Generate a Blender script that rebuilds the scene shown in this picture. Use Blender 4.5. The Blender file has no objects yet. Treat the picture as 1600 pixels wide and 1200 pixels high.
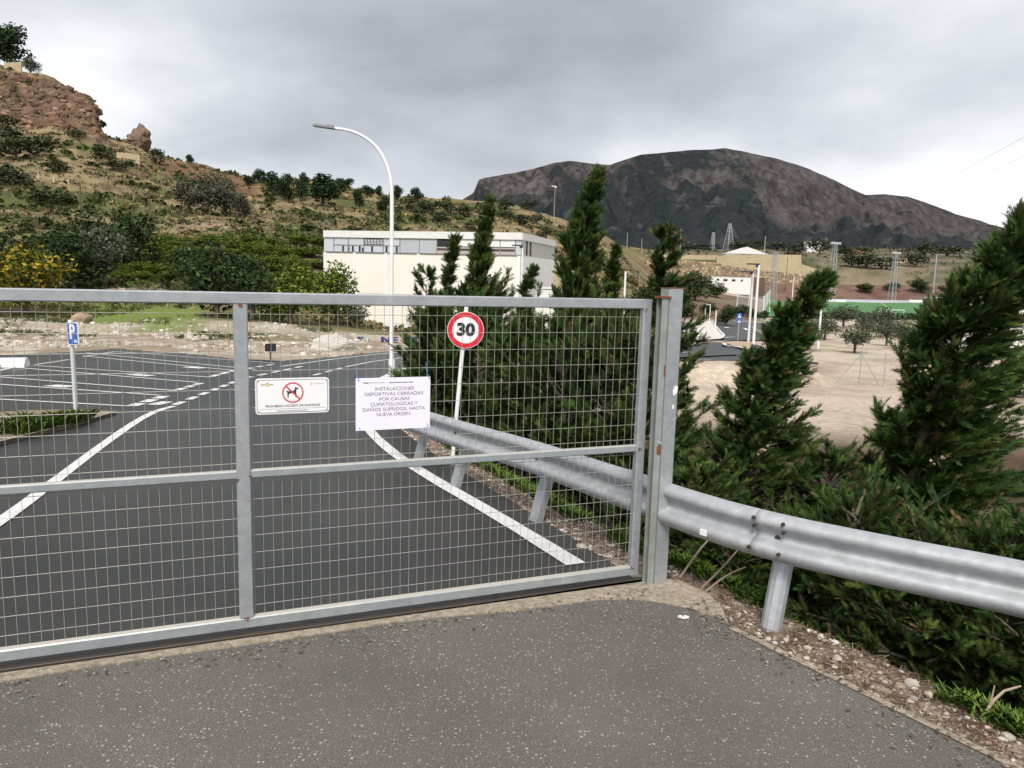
import bpy, bmesh, math, random
import numpy as np
from mathutils import Vector, Matrix
sc = bpy.context.scene
col = sc.collection
# ------------------------------------------------------------------ camera
F = 1200.0; HC = 1.95                      # focal length in photo pixels, eye height
_up = np.array([0.2008, 7.225, 1.0]); _up /= np.linalg.norm(_up)
_fw = np.array([0, 0, -1.0]); _fw -= _up*_fw.dot(_up); _fw /= np.linalg.norm(_fw)
RW = np.array([np.cross(_fw, _up), _fw, _up])
cam = bpy.data.cameras.new('camera'); cam.sensor_width = 36.0; cam.lens = 36.0*F/1600
cam.clip_start = 0.05; cam.clip_end = 20000
cam_o = bpy.data.objects.new('camera', cam); col.objects.link(cam_o)
M4 = Matrix([list(r)+[0] for r in RW]+[[0, 0, 0, 1]]); M4.translation = (0, 0, HC)
cam_o.matrix_world = M4; sc.camera = cam_o
# ------------------------------------------------------------------ sky, sun, exposure
SUN_EL, SUN_AZ = math.radians(48), math.radians(186)   # azimuth clockwise from +Y: behind the camera, a little to its right
w = bpy.data.worlds.new('World'); sc.world = w; w.use_nodes = True
def build_world():
    nt = w.node_tree; N = nt.nodes; L = nt.links; N.clear()
    out = N.new('ShaderNodeOutputWorld')
    sky = N.new('ShaderNodeTexSky'); sky.sky_type = 'NISHITA'; sky.sun_disc = False
    sky.sun_elevation = SUN_EL; sky.sun_rotation = SUN_AZ
    bg1 = N.new('ShaderNodeBackground'); bg1.inputs[1].default_value = 0.1; L.new(sky.outputs[0], bg1.inputs[0])
    tc = N.new('ShaderNodeTexCoord')
    # flatten the direction onto a cloud layer
    sep = N.new('ShaderNodeSeparateXYZ'); L.new(tc.outputs['Generated'], sep.inputs[0])
    mx = N.new('ShaderNodeMath'); mx.operation = 'MAXIMUM'; L.new(sep.outputs[2], mx.inputs[0]); mx.inputs[1].default_value = 0.0
    ad = N.new('ShaderNodeMath'); ad.operation = 'ADD'; L.new(mx.outputs[0], ad.inputs[0]); ad.inputs[1].default_value = 0.34
    dx = N.new('ShaderNodeMath'); dx.operation = 'DIVIDE'; L.new(sep.outputs[0], dx.inputs[0]); L.new(ad.outputs[0], dx.inputs[1])
    dy = N.new('ShaderNodeMath'); dy.operation = 'DIVIDE'; L.new(sep.outputs[1], dy.inputs[0]); L.new(ad.outputs[0], dy.inputs[1])
    cb = N.new('ShaderNodeCombineXYZ'); L.new(dx.outputs[0], cb.inputs[0]); L.new(dy.outputs[0], cb.inputs[1])
    mp = N.new('ShaderNodeMapping'); mp.inputs['Location'].default_value = CLOUD_OFF; L.new(cb.outputs[0], mp.inputs[0])
    n1 = N.new('ShaderNodeTexNoise'); n1.inputs['Scale'].default_value = 0.75; n1.inputs['Detail'].default_value = 6; n1.inputs['Roughness'].default_value = 0.5; n1.inputs['Distortion'].default_value = 0.35
    L.new(mp.outputs[0], n1.inputs['Vector'])
    n2 = N.new('ShaderNodeTexNoise'); n2.inputs['Scale'].default_value = 2.6; n2.inputs['Detail'].default_value = 8; n2.inputs['Roughness'].default_value = 0.55
    L.new(mp.outputs[0], n2.inputs['Vector'])
    mxn = N.new('ShaderNodeMix'); mxn.data_type = 'FLOAT'; mxn.inputs[0].default_value = 0.16
    L.new(n1.outputs[0], mxn.inputs[2]); L.new(n2.outputs[0], mxn.inputs[3])
    # cloud base thins and brightens toward the horizon
    hz = N.new('ShaderNodeMapRange'); hz.inputs[1].default_value = 0.03; hz.inputs[2].default_value = 0.22; hz.inputs[3].default_value = 0.17; hz.inputs[4].default_value = 0.0
    L.new(sep.outputs[2], hz.inputs[0])
    sm = N.new('ShaderNodeMath'); sm.operation = 'ADD'; L.new(mxn.outputs[0], sm.inputs[0]); L.new(hz.outputs[0], sm.inputs[1])
    cr = N.new('ShaderNodeValToRGB'); e = cr.color_ramp.elements
    e[0].position = 0.36; e[0].color = (0.20, 0.214, 0.235, 1)
    e[1].position = 0.70; e[1].color = (0.60, 0.60, 0.61, 1)
    m = e.new(0.52); m.color = (0.345, 0.36, 0.385, 1)
    L.new(sm.outputs[0], cr.inputs[0])
    bl = N.new('ShaderNodeMapRange'); bl.inputs[1].default_value = -0.03; bl.inputs[2].default_value = 0.0; L.new(sep.outputs[2], bl.inputs[0])   # below the horizon: earth
    mg = N.new('ShaderNodeMix'); mg.data_type = 'RGBA'; L.new(bl.outputs[0], mg.inputs[0]); mg.inputs[6].default_value = (0.11, 0.10, 0.085, 1); L.new(cr.outputs[0], mg.inputs[7])
    bg2 = N.new('ShaderNodeBackground'); bg2.inputs[1].default_value = 0.94; L.new(mg.outputs[2], bg2.inputs[0])
    ms = N.new('ShaderNodeMixShader'); ms.inputs[0].default_value = 0.96
    L.new(bg1.outputs[0], ms.inputs[1]); L.new(bg2.outputs[0], ms.inputs[2]); L.new(ms.outputs[0], out.inputs[0])
CLOUD_OFF = (7.3, 2.1, 0.0)
build_world()
sun = bpy.data.lights.new('sun', 'SUN'); sun.energy = 2.0; sun.angle = math.radians(22); sun.color = (1, 0.95, 0.88)
sun_o = bpy.data.objects.new('sun', sun); col.objects.link(sun_o)
sd = Vector((math.sin(SUN_AZ)*math.cos(SUN_EL), math.cos(SUN_AZ)*math.cos(SUN_EL), math.sin(SUN_EL)))
sun_o.rotation_euler = sd.to_track_quat('Z', 'Y').to_euler(); sun_o.location = (0, 0, 60)
vs = sc.view_settings; vs.view_transform = 'Standard'; vs.look = 'None'; vs.exposure = 1.05; vs.gamma = 1.0; vs.use_curve_mapping = False

# ------------------------------------------------------------------ pixel helpers
def ray(px, py): return RW @ np.array([(px-800)/F, -(py-600)/F, -1.0])
def atd(px, py, D):
    r = ray(px, py); return np.array([0, 0, HC]) + r*(D/r[1])
def hitz(px, py, z0=0.0):
    r = ray(px, py); return np.array([0, 0, HC]) + r*((z0-HC)/r[2])
SL = 0.05
def zroad(x, y): return -SL*np.maximum(0, np.asarray(y, float)-5)
def hitr(px, py, dz=0.0):                 # onto the sloping road plane
    r = ray(px, py); t = (SL*5+dz-HC)/(r[2]+SL*r[1]); p = np.array([0, 0, HC])+t*r
    if p[1] < 5: p = hitz(px, py, dz)
    return p
# ------------------------------------------------------------------ noise
def _h(ix, iy, s):
    n = (ix*374761393 + iy*668265263 + s*1442695041) & 0x7fffffff
    n = ((n ^ (n >> 13))*1274126177) & 0x7fffffff
    return ((n ^ (n >> 16)) & 0xffff)/65535.0
def vn(x, y, s=0):
    x = np.asarray(x, float); y = np.asarray(y, float)
    ix = np.floor(x).astype(np.int64); iy = np.floor(y).astype(np.int64); fx = x-ix; fy = y-iy
    fx = fx*fx*(3-2*fx); fy = fy*fy*(3-2*fy)
    a = _h(ix, iy, s); b = _h(ix+1, iy, s); c = _h(ix, iy+1, s); d = _h(ix+1, iy+1, s)
    return (a*(1-fx)+b*fx)*(1-fy)+(c*(1-fx)+d*fx)*fy
def fbm(x, y, o=4, s=0, g=0.5):
    r = 0; a = 1; t = 0
    for i in range(o):
        r = r+a*vn(np.asarray(x)*2**i+17.3*i, np.asarray(y)*2**i-9.1*i, s+i); t += a; a *= g
    return r/t
# ------------------------------------------------------------------ object helpers
def link(o, parent=None):
    col.objects.link(o)
    if parent is not None: o.parent = parent
    return o
def tag(o, label=None, cat=None, group=None, kind=None):
    if label: o['label'] = label
    if cat: o['category'] = cat
    if group: o['group'] = group
    if kind: o['kind'] = kind
    return o
def empty(name, loc=(0, 0, 0), rz=0.0, label=None, cat=None, group=None):
    o = bpy.data.objects.new(name, None); o.location = [float(v) for v in loc]; o.rotation_euler = (0, 0, rz); o.empty_display_size = 0.1
    link(o); return tag(o, label, cat, group)
def np_mesh(name, V, T, mats, cols=None, smooth=False, uv=None):
    """mesh from numpy arrays (faces all of the same size)"""
    V = np.asarray(V, np.float32); T = np.asarray(T, np.int32); k = T.shape[1]
    me = bpy.data.meshes.new(name); me.vertices.add(len(V)); me.vertices.foreach_set('co', V.ravel())
    me.loops.add(T.size); me.loops.foreach_set('vertex_index', T.ravel())
    me.polygons.add(len(T)); me.polygons.foreach_set('loop_start', np.arange(0, T.size, k, dtype=np.int32))
    try: me.polygons.foreach_set('loop_total', np.full(len(T), k, np.int32))
    except Exception: pass
    if smooth: me.polygons.foreach_set('use_smooth', np.ones(len(T), bool))
    me.update(calc_edges=True)
    if cols is not None:
        at = me.color_attributes.new('Col', 'FLOAT_COLOR', 'POINT')
        c = np.ones((len(V), 4), np.float32); c[:, :3] = cols; at.data.foreach_set('color', c.ravel())
    for m in (mats if isinstance(mats, (list, tuple)) else [mats]): me.materials.append(m)
    return me
def np_obj(name, V, T, mat, parent=None, cols=None, smooth=False):
    return link(bpy.data.objects.new(name, np_mesh(name, V, T, mat, cols, smooth)), parent)
class MB:
    """collects shapes for ONE mesh object"""
    def __init__(s): s.v = []; s.f = []
    def add(s, v, f):
        b = len(s.v); s.v += [tuple(map(float, p)) for p in v]; s.f += [tuple(i+b for i in q) for q in f]; return s
    def box(s, c, d, rz=0.0, rx=0.0, ry=0.0, taper=1.0):
        hx, hy, hz = d[0]/2, d[1]/2, d[2]/2
        v = [(x*hx*(taper if z > 0 else 1), y*hy*(taper if z > 0 else 1), z*hz) for z in (-1, 1) for y in (-1, 1) for x in (-1, 1)]
        if rz or rx or ry:
            R = (Matrix.Rotation(rz, 3, 'Z') @ Matrix.Rotation(ry, 3, 'Y') @ Matrix.Rotation(rx, 3, 'X')); v = [R @ Vector(p) for p in v]
        v = [(p[0]+c[0], p[1]+c[1], p[2]+c[2]) for p in v]
        return s.add(v, [(0, 2, 3, 1), (4, 5, 7, 6), (0, 1, 5, 4), (2, 6, 7, 3), (0, 4, 6, 2), (1, 3, 7, 5)])
    def bevbox(s, c, d, b, rz=0.0):
        """box whose long edges along its longest axis are chamfered"""
        ax = max(range(3), key=lambda i: d[i]); o = [i for i in range(3) if i != ax]
        a, e = d[o[0]]/2, d[o[1]]/2
        prof = [(-a+b, -e), (a-b, -e), (a, -e+b), (a, e-b), (a-b, e), (-a+b, e), (-a, e-b), (-a, -e+b)]
        v = []
        for sgn in (-1, 1):
            for p in prof:
                q = [0, 0, 0]; q[ax] = sgn*d[ax]/2; q[o[0]] = p[0]; q[o[1]] = p[1]; v.append(q)
        if rz: R = Matrix.Rotation(rz, 3, 'Z'); v = [R @ Vector(p) for p in v]
        v = [(p[0]+c[0], p[1]+c[1], p[2]+c[2]) for p in v]
        f = [(i, (i+1) % 8, 8+(i+1) % 8, 8+i) for i in range(8)]+[tuple(range(7, -1, -1)), tuple(range(8, 16))]
        return s.add(v, f)
    def tube(s, pts, r, n=8, caps=True):
        pts = [Vector(p) for p in pts]; rs = r if isinstance(r, (list, tuple)) else [r]*len(pts)
        up = None; rings = []
        for i, p in enumerate(pts):
            t = (pts[min(i+1, len(pts)-1)]-pts[max(i-1, 0)]).normalized()
            if up is None: up = t.orthogonal().normalized()
            up = (up-t*up.dot(t)); up = up.normalized() if up.length > 1e-6 else t.orthogonal().normalized()
            b = t.cross(up)
            rings.append([p+(up*math.cos(2*math.pi*k/n)+b*math.sin(2*math.pi*k/n))*rs[i] for k in range(n)])
        v = [q for R in rings for q in R]
        f = [(i*n+k, i*n+(k+1) % n, (i+1)*n+(k+1) % n, (i+1)*n+k) for i in range(len(pts)-1) for k in range(n)]
        if caps: f += [tuple(range(n-1, -1, -1)), tuple((len(pts)-1)*n+k for k in range(n))]
        return s.add(v, f)
    def prism(s, poly, z0, z1, fn=None):
        """poly in (u,v) extruded along w; fn maps (u,v,w) to xyz"""
        fn = fn or (lambda u, v, w_: (u, v, w_)); n = len(poly)
        v = [fn(p[0], p[1], z0) for p in poly]+[fn(p[0], p[1], z1) for p in poly]
        return s.add(v, [tuple(range(n-1, -1, -1)), tuple(range(n, 2*n))]+[(i, (i+1) % n, n+(i+1) % n, n+i) for i in range(n)])
    def mesh(s, name, mat, smooth=False, recalc=True):
        me = bpy.data.meshes.new(name); me.from_pydata(s.v, [], s.f)
        if recalc:
            bm = bmesh.new(); bm.from_mesh(me); bmesh.ops.recalc_face_normals(bm, faces=bm.faces); bm.to_mesh(me); bm.free()
        if smooth:
            for p in me.polygons: p.use_smooth = True
        for m in (mat if isinstance(mat, (list, tuple)) else [mat]): me.materials.append(m)
        return me
    def build(s, name, mat, parent=None, smooth=False, recalc=True):
        return link(bpy.data.objects.new(name, s.mesh(name, mat, smooth, recalc)), parent)
def copy_tree(o, parent=None):
    c = o.copy(); link(c, parent)
    if parent is not None: c.matrix_parent_inverse = o.matrix_parent_inverse
    for ch in list(o.children): copy_tree(ch, c)
    return c
# ------------------------------------------------------------------ materials
MATS = {}
def mat(name, c=(0.5, 0.5, 0.5), rough=0.7, metal=0.0, c2=None, scale=3.0, amt=0.5, c3=None, scale3=30.0, amt3=0.4, bump=0.0, bscale=60.0, attr=False, dust=None, detail=5, stretch=None, spec=0.5, coat=0.0, trans=0.0):
    """Principled; c..c2 mixed by broad noise, c3 by fine noise, relief by bump noise; attr: base colour from the Col attribute"""
    if name in MATS: return MATS[name]
    m = bpy.data.materials.new(name); m.use_nodes = True; nt = m.node_tree; N = nt.nodes; L = nt.links
    b = N['Principled BSDF']; b.inputs['Roughness'].default_value = rough; b.inputs['Metallic'].default_value = metal
    b.inputs['Specular IOR Level'].default_value = spec
    if coat: b.inputs['Coat Weight'].default_value = coat
    tc = N.new('ShaderNodeTexCoord'); src = tc.outputs['Object']
    if stretch:
        mp = N.new('ShaderNodeMapping'); mp.inputs['Scale'].default_value = stretch; L.new(src, mp.inputs[0]); src = mp.outputs[0]
    cur = None
    if attr:
        a = N.new('ShaderNodeAttribute'); a.attribute_name = 'Col'; cur = a.outputs['Color']
    def mixin(cur, color, sc_, am, mode='MIX', lo=0.35, hi=0.65, det=5):
        n = N.new('ShaderNodeTexNoise'); n.inputs['Scale'].default_value = sc_; n.inputs['Detail'].default_value = det; n.inputs['Roughness'].default_value = 0.6; L.new(src, n.inputs['Vector'])
        r = N.new('ShaderNodeMapRange'); r.inputs[1].default_value = lo; r.inputs[2].default_value = hi; r.inputs[4].default_value = am; L.new(n.outputs[0], r.inputs[0])
        x = N.new('ShaderNodeMix'); x.data_type = 'RGBA'; x.blend_type = mode; L.new(r.outputs[0], x.inputs[0])
        if cur is None: x.inputs[6].default_value = (*c, 1)
        else: L.new(cur, x.inputs[6])
        x.inputs[7].default_value = (*color, 1); return x.outputs[2]
    if c2: cur = mixin(cur, c2, scale, amt, det=detail)
    if c3: cur = mixin(cur, c3, scale3, amt3)
    if dust:
        g = N.new('ShaderNodeNewGeometry'); sp = N.new('ShaderNodeSeparateXYZ'); L.new(g.outputs['Normal'], sp.inputs[0])
        r = N.new('ShaderNodeMapRange'); r.inputs[1].default_value = 0.6; r.inputs[2].default_value = 0.95; r.inputs[4].default_value = 0.8; L.new(sp.outputs[2], r.inputs[0])
        x = N.new('ShaderNodeMix'); x.data_type = 'RGBA'; L.new(r.outputs[0], x.inputs[0]); x.inputs[7].default_value = (*dust, 1)
        if cur is None: x.inputs[6].default_value = (*c, 1)
        else: L.new(cur, x.inputs[6])
        cur = x.outputs[2]
        iv = N.new('ShaderNodeMath'); iv.operation = 'MULTIPLY_ADD'; L.new(r.outputs[0], iv.inputs[0]); iv.inputs[1].default_value = -metal; iv.inputs[2].default_value = metal; L.new(iv.outputs[0], b.inputs['Metallic'])
    if cur is None: b.inputs['Base Color'].default_value = (*c, 1)
    else: L.new(cur, b.inputs['Base Color'])
    if bump:
        n = N.new('ShaderNodeTexNoise'); n.inputs['Scale'].default_value = bscale; n.inputs['Detail'].default_value = 4; L.new(src, n.inputs['Vector'])
        bp = N.new('ShaderNodeBump'); bp.inputs['Strength'].default_value = bump; bp.inputs['Distance'].default_value = 0.02; L.new(n.outputs[0], bp.inputs['Height']); L.new(bp.outputs[0], b.inputs['Normal'])
    MATS[name] = m; return m
def speckle(m, scale, color, thr=0.22, keep=0.6, amt=1.0):
    """embedded stones: small voronoi cells of another colour, laid over the material's base colour"""
    nt = m.node_tree; N = nt.nodes; L = nt.links; b = N['Principled BSDF']
    tc = N.new('ShaderNodeTexCoord')
    ns = N.new('ShaderNodeTexNoise'); ns.inputs['Scale'].default_value = scale*0.9; L.new(tc.outputs['Object'], ns.inputs['Vector'])
    va = N.new('ShaderNodeVectorMath'); va.operation = 'MULTIPLY_ADD'; L.new(ns.outputs['Color'], va.inputs[0]); va.inputs[1].default_value = (0.5/scale,)*3; L.new(tc.outputs['Object'], va.inputs[2])
    v = N.new('ShaderNodeTexVoronoi'); v.inputs['Scale'].default_value = scale; L.new(va.outputs[0], v.inputs['Vector'])
    sp = N.new('ShaderNodeSeparateColor'); L.new(v.outputs['Color'], sp.inputs[0])
    big = N.new('ShaderNodeTexNoise'); big.inputs['Scale'].default_value = 1.3; big.inputs['Detail'].default_value = 3; L.new(tc.outputs['Object'], big.inputs['Vector'])
    kk = N.new('ShaderNodeMath'); kk.operation = 'MULTIPLY_ADD'; L.new(big.outputs[0], kk.inputs[0]); kk.inputs[1].default_value = -1.1; kk.inputs[2].default_value = keep+0.55
    g = N.new('ShaderNodeMath'); g.operation = 'GREATER_THAN'; L.new(sp.outputs[0], g.inputs[0]); L.new(kk.outputs[0], g.inputs[1])
    sz = N.new('ShaderNodeMath'); sz.operation = 'MULTIPLY_ADD'; L.new(sp.outputs[1], sz.inputs[0]); sz.inputs[1].default_value = thr; sz.inputs[2].default_value = thr*0.5
    l = N.new('ShaderNodeMath'); l.operation = 'LESS_THAN'; L.new(v.outputs['Distance'], l.inputs[0]); L.new(sz.outputs[0], l.inputs[1])
    p = N.new('ShaderNodeMath'); p.operation = 'MULTIPLY'; L.new(g.outputs[0], p.inputs[0]); L.new(l.outputs[0], p.inputs[1])
    p2 = N.new('ShaderNodeMath'); p2.operation = 'MULTIPLY'; L.new(p.outputs[0], p2.inputs[0])
    p3 = N.new('ShaderNodeMath'); p3.operation = 'MULTIPLY_ADD'; L.new(sp.outputs[2], p3.inputs[0]); p3.inputs[1].default_value = 0.6*amt; p3.inputs[2].default_value = 0.4*amt; L.new(p3.outputs[0], p2.inputs[1])
    x = N.new('ShaderNodeMix'); x.data_type = 'RGBA'; L.new(p2.outputs[0], x.inputs[0])
    lk = b.inputs['Base Color'].links
    if lk: L.new(lk[0].from_socket, x.inputs[6])
    else: x.inputs[6].default_value = b.inputs['Base Color'].default_value
    x.inputs[7].default_value = (*color, 1); L.new(x.outputs[2], b.inputs['Base Color'])
    return m
OLD_ASPH = speckle(speckle(mat('old_asphalt', (0.135, 0.125, 0.109), 0.88, c2=(0.20, 0.184, 0.16), scale=0.9, amt=0.95, c3=(0.05, 0.047, 0.044), scale3=140, amt3=0.8, bump=0.7, bscale=150, detail=9), 130, (0.33, 0.30, 0.26), 0.30, 0.42, 0.85), 52, (0.62, 0.57, 0.48), 0.22, 0.56, 0.95)
NEW_ASPH = speckle(mat('new_asphalt', (0.022, 0.022, 0.022), 0.42, c2=(0.058, 0.056, 0.054), scale=0.3, amt=0.9, c3=(0.012, 0.012, 0.012), scale3=100, amt3=0.6, bump=0.5, bscale=120, detail=8), 85, (0.12, 0.115, 0.11), 0.22, 0.7, 0.7)
PAINT = mat('road_paint', (0.78, 0.78, 0.77), 0.6, c2=(0.62, 0.61, 0.59), scale=6, amt=0.7, c3=(0.22, 0.215, 0.21), scale3=45, amt3=0.38)
CONC = speckle(mat('sandy_concrete', (0.255, 0.20, 0.135), 0.9, c2=(0.14, 0.12, 0.095), scale=3, amt=0.8, c3=(0.45, 0.40, 0.32), scale3=25, amt3=0.6, bump=0.5, bscale=70), 60, (0.5, 0.46, 0.4), 0.22, 0.75)
GALV = mat('galvanised_steel', (0.40, 0.43, 0.45), 0.42, 0.55, c2=(0.52, 0.54, 0.55), scale=5, amt=0.8, c3=(0.30, 0.32, 0.34), scale3=24, amt3=0.5, bump=0.05, bscale=40)
GALVD = mat('dusty_galvanised_steel', (0.36, 0.40, 0.42), 0.45, 0.5, c2=(0.47, 0.50, 0.52), scale=5, amt=0.8, c3=(0.28, 0.31, 0.33), scale3=24, amt3=0.5, dust=(0.48, 0.43, 0.35))
GALVR = mat('guardrail_steel', (0.38, 0.40, 0.43), 0.62, 0.3, c2=(0.48, 0.50, 0.53), scale=4, amt=0.7, c3=(0.27, 0.27, 0.265), scale3=14, amt3=0.55, bump=0.06, bscale=30)
WIREM = mat('wire_steel', (0.42, 0.42, 0.38), 0.5, 0.35, c2=(0.30, 0.27, 0.22), scale=3.5, amt=0.8)
RUST = mat('rust', (0.23, 0.075, 0.035), 0.9, c2=(0.10, 0.04, 0.025), scale=20, amt=0.8)
WHITE = mat('white_paint', (0.78, 0.78, 0.78), 0.35, c2=(0.7, 0.7, 0.69), scale=2, amt=0.5)
BLACK = mat('black_paint', (0.015, 0.015, 0.017), 0.5)
BLUE = mat('sign_blue', (0.02, 0.10, 0.42), 0.4, c2=(0.03, 0.13, 0.47), scale=8)
RED = mat('sign_red', (0.62, 0.012, 0.03), 0.4, c2=(0.52, 0.02, 0.04), scale=9)
SIGNW = mat('sign_white', (0.80, 0.80, 0.81), 0.4, c2=(0.72, 0.72, 0.73), scale=7, amt=0.5)
BARK = mat('bark', (0.10, 0.075, 0.055), 0.95, c2=(0.17, 0.14, 0.11), scale=9, amt=0.8, bump=0.6, bscale=40)
LEAF = mat('foliage', attr=True, rough=0.65, c3=(0.015, 0.025, 0.008), scale3=14, amt3=0.3, spec=0.12)
# ------------------------------------------------------------------ outlines on the ground (from the photograph, dropped onto the road plane)
GA = hitz(994, 906)[:2]; GB = hitz(0, 1046)[:2]
GD = (GB-GA)/np.linalg.norm(GB-GA)            # along the gate, right end to left
GN = np.array([GD[1], -GD[0]]);
if GN[1] < 0: GN = -GN                        # away from the camera
def r2(px, py): return hitr(px, py)[:2]
ASPH_R = [tuple(r2(*p)) for p in [(1004, 912), (940, 866), (850, 811), (760, 758), (700, 722), (640, 680), (600, 651), (585, 630), (590, 605), (612, 590), (650, 577)]]
ASPH_R += [(-1.2, 29.2), (2.5, 32.0), (7, 33.8), (14, 35.0)]
ASPH = ASPH_R + [(14, 42), (7, 41.0), (1, 39.6), (-2.5, 38.6)] + [tuple(r2(*p)) for p in [(600, 549), (560, 553), (500, 559), (450, 563), (400, 566), (375, 562), (300, 553), (180, 544), (100, 550), (-100, 557), (-500, 610)]] + [(-17, 9), (-12, 1.0), tuple(GA+GD*6.5+GN*0.02)]
NEAR = [tuple(GA+GD*8-GN*0.06), tuple(GA+GD*4-GN*0.06), tuple(GA-GN*0.06)] + [tuple(hitz(*p)[:2]) for p in [(1045, 925), (1100, 945), (1140, 977), (1250, 1030), (1400, 1105), (1600, 1203)]] + [(2.7, 2.1), (3.6, 0.4), (4.6, -4), (-9, -4), (-9, 1.0)]
EDGE = [(5.2, -6.0), (3.6, 0.4), (2.7, 2.1)] + [tuple(hitz(*p)[:2]) for p in [(1600, 1203), (1400, 1105), (1250, 1030), (1140, 977), (1090, 930)]] + ASPH_R[1:]
def pip(poly, x, y):
    c = np.zeros(x.shape, bool); n = len(poly)
    for i in range(n):
        x1, y1 = poly[i]; x2, y2 = poly[(i+1) % n]
        if y1 == y2: continue
        k = ((y1 > y) != (y2 > y)) & (x < (x2-x1)*(y-y1)/(y2-y1)+x1); c ^= k
    return c
def sdist(path, x, y):
    """signed distance to a path, positive on its right-hand (downhill) side"""
    best = np.full(x.shape, 1e9); sg = np.zeros(x.shape)
    for (x1, y1), (x2, y2) in zip(path[:-1], path[1:]):
        dx, dy = x2-x1, y2-y1; L2 = dx*dx+dy*dy
        t = np.clip(((x-x1)*dx+(y-y1)*dy)/L2, 0, 1)
        d = np.hypot(x-x1-t*dx, y-y1-t*dy); s = np.sign(dy*(x-x1)-dx*(y-y1))
        u = d < best-1e-9; best = np.where(u, d, best); sg = np.where(u, s, sg)
    return best*sg
# ------------------------------------------------------------------ terrain
TD = np.array([24, 32, 45, 60, 90, 130, 165, 200, 225, 240, 260, 290, 300, 315, 345, 400, 550, 900, 1500.])
TC = {
 -700: [548, 525, 498, 455, 385, 300, 240, 190, 155, 80, 60, 80, 100, 130, 180, 240, 310, 365, 380],
 0:    [557, 536, 510, 474, 405, 325, 270, 225, 190, 112, 97, 125, 140, 160, 200, 260, 320, 370, 380],
 100:  [559, 538, 515, 478, 402, 330, 282, 235, 200, 132, 117, 150, 165, 185, 215, 270, 330, 372, 380],
 158:  [561, 540, 516, 480, 406, 336, 292, 245, 211, 163, 156, 180, 190, 205, 230, 280, 330, 375, 382],
 171:  [561, 540, 516, 481, 408, 338, 295, 250, 224, 215, 212, 216, 222, 230, 245, 285, 330, 375, 382],
 240:  [563, 541, 515, 483, 413, 346, 310, 275, 252, 243, 238, 255, 262, 270, 285, 310, 340, 378, 384],
 300:  [565, 543, 517, 486, 419, 352, 318, 288, 268, 259, 254, 268, 274, 280, 292, 315, 345, 380, 386],
 400:  [568, 546, 521, 493, 430, 361, 330, 305, 290, 285, 281, 287, 291, 297, 305, 322, 350, 382, 388],
 500:  [570, 549, 525, 504, 460, 368, 338, 312, 298, 293, 290, 294, 297, 301, 308, 325, 352, 384, 389],
 600:  [573, 552, 530, 518, 508, 382, 352, 330, 318, 312, 306, 306, 309, 312, 318, 330, 355, 385, 389],
 720:  [580, 556, 533, 520, 508, 408, 374, 350, 334, 327, 320, 316, 316, 319, 325, 335, 358, 386, 389],
 800:  [600, 570, 541, 526, 509, 428, 390, 362, 349, 342, 333, 326, 325, 328, 334, 344, 362, 388, 390],
 900:  [625, 588, 553, 531, 512, 475, 437, 404, 385, 374, 362, 353, 352, 355, 360, 368, 375, 389, 390],
 950:  [632, 594, 557, 534, 513, 492, 462, 430, 410, 400, 389, 379, 377, 378, 380, 382, 384, 390, 390],
 1020: [637, 598, 559, 535, 514, 499, 486, 474, 466, 461, 454, 445, 440, 430, 402, 398, 393, 390, 390],
 1100: [641, 601, 561, 537, 516, 502, 492, 483, 476, 471, 465, 456, 450, 440, 404, 399, 394, 390, 390],
 1180: [644, 604, 564, 540, 518, 504, 496, 488, 482, 479, 475, 468, 464, 447, 406, 400, 395, 389, 389],
 1215: [646, 605, 566, 541, 519, 505, 497, 489, 483, 480, 476, 471, 469, 449, 408, 401, 396, 388, 389],
 1285: [648, 608, 568, 543, 521, 507, 498, 490, 484, 481, 477, 472, 470, 451, 426, 408, 397, 388, 389],
 1300: [648, 608, 568, 543, 521, 507, 498, 490, 484, 481, 477, 472, 470, 452, 434, 410, 397, 388, 389],
 1450: [652, 612, 572, 547, 525, 510, 500, 492, 486, 483, 478, 473, 471, 453, 436, 414, 399, 388, 390],
 1600: [656, 616, 576, 551, 529, 513, 503, 494, 488, 484, 480, 475, 473, 456, 438, 417, 401, 391, 392],
 2600: [684, 644, 604, 579, 557, 541, 531, 522, 516, 512, 508, 503, 501, 484, 466, 445, 429, 419, 418]}
_cx = np.array(sorted(TC)); _ty = np.array([TC[k] for k in _cx], float)
_tz = np.array([[atd(px, yy, D)[2] for yy, D in zip(_ty[i], TD)] for i, px in enumerate(_cx)])
def table_z(x, y):
    y = np.maximum(y, TD[0]); px = np.clip(800+F*x/y, _cx[0], _cx[-1]-1e-3); D = np.clip(y, TD[0], TD[-1]-1e-3)
    i = np.clip(np.searchsorted(_cx, px, side='right')-1, 0, len(_cx)-2); j = np.clip(np.searchsorted(TD, D, side='right')-1, 0, len(TD)-2)
    a = (px-_cx[i])/(_cx[i+1]-_cx[i]); b = (D-TD[j])/(TD[j+1]-TD[j])
    return (_tz[i, j]*(1-a)+_tz[i+1, j]*a)*(1-b)+(_tz[i, j+1]*(1-a)+_tz[i+1, j+1]*a)*b
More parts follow.
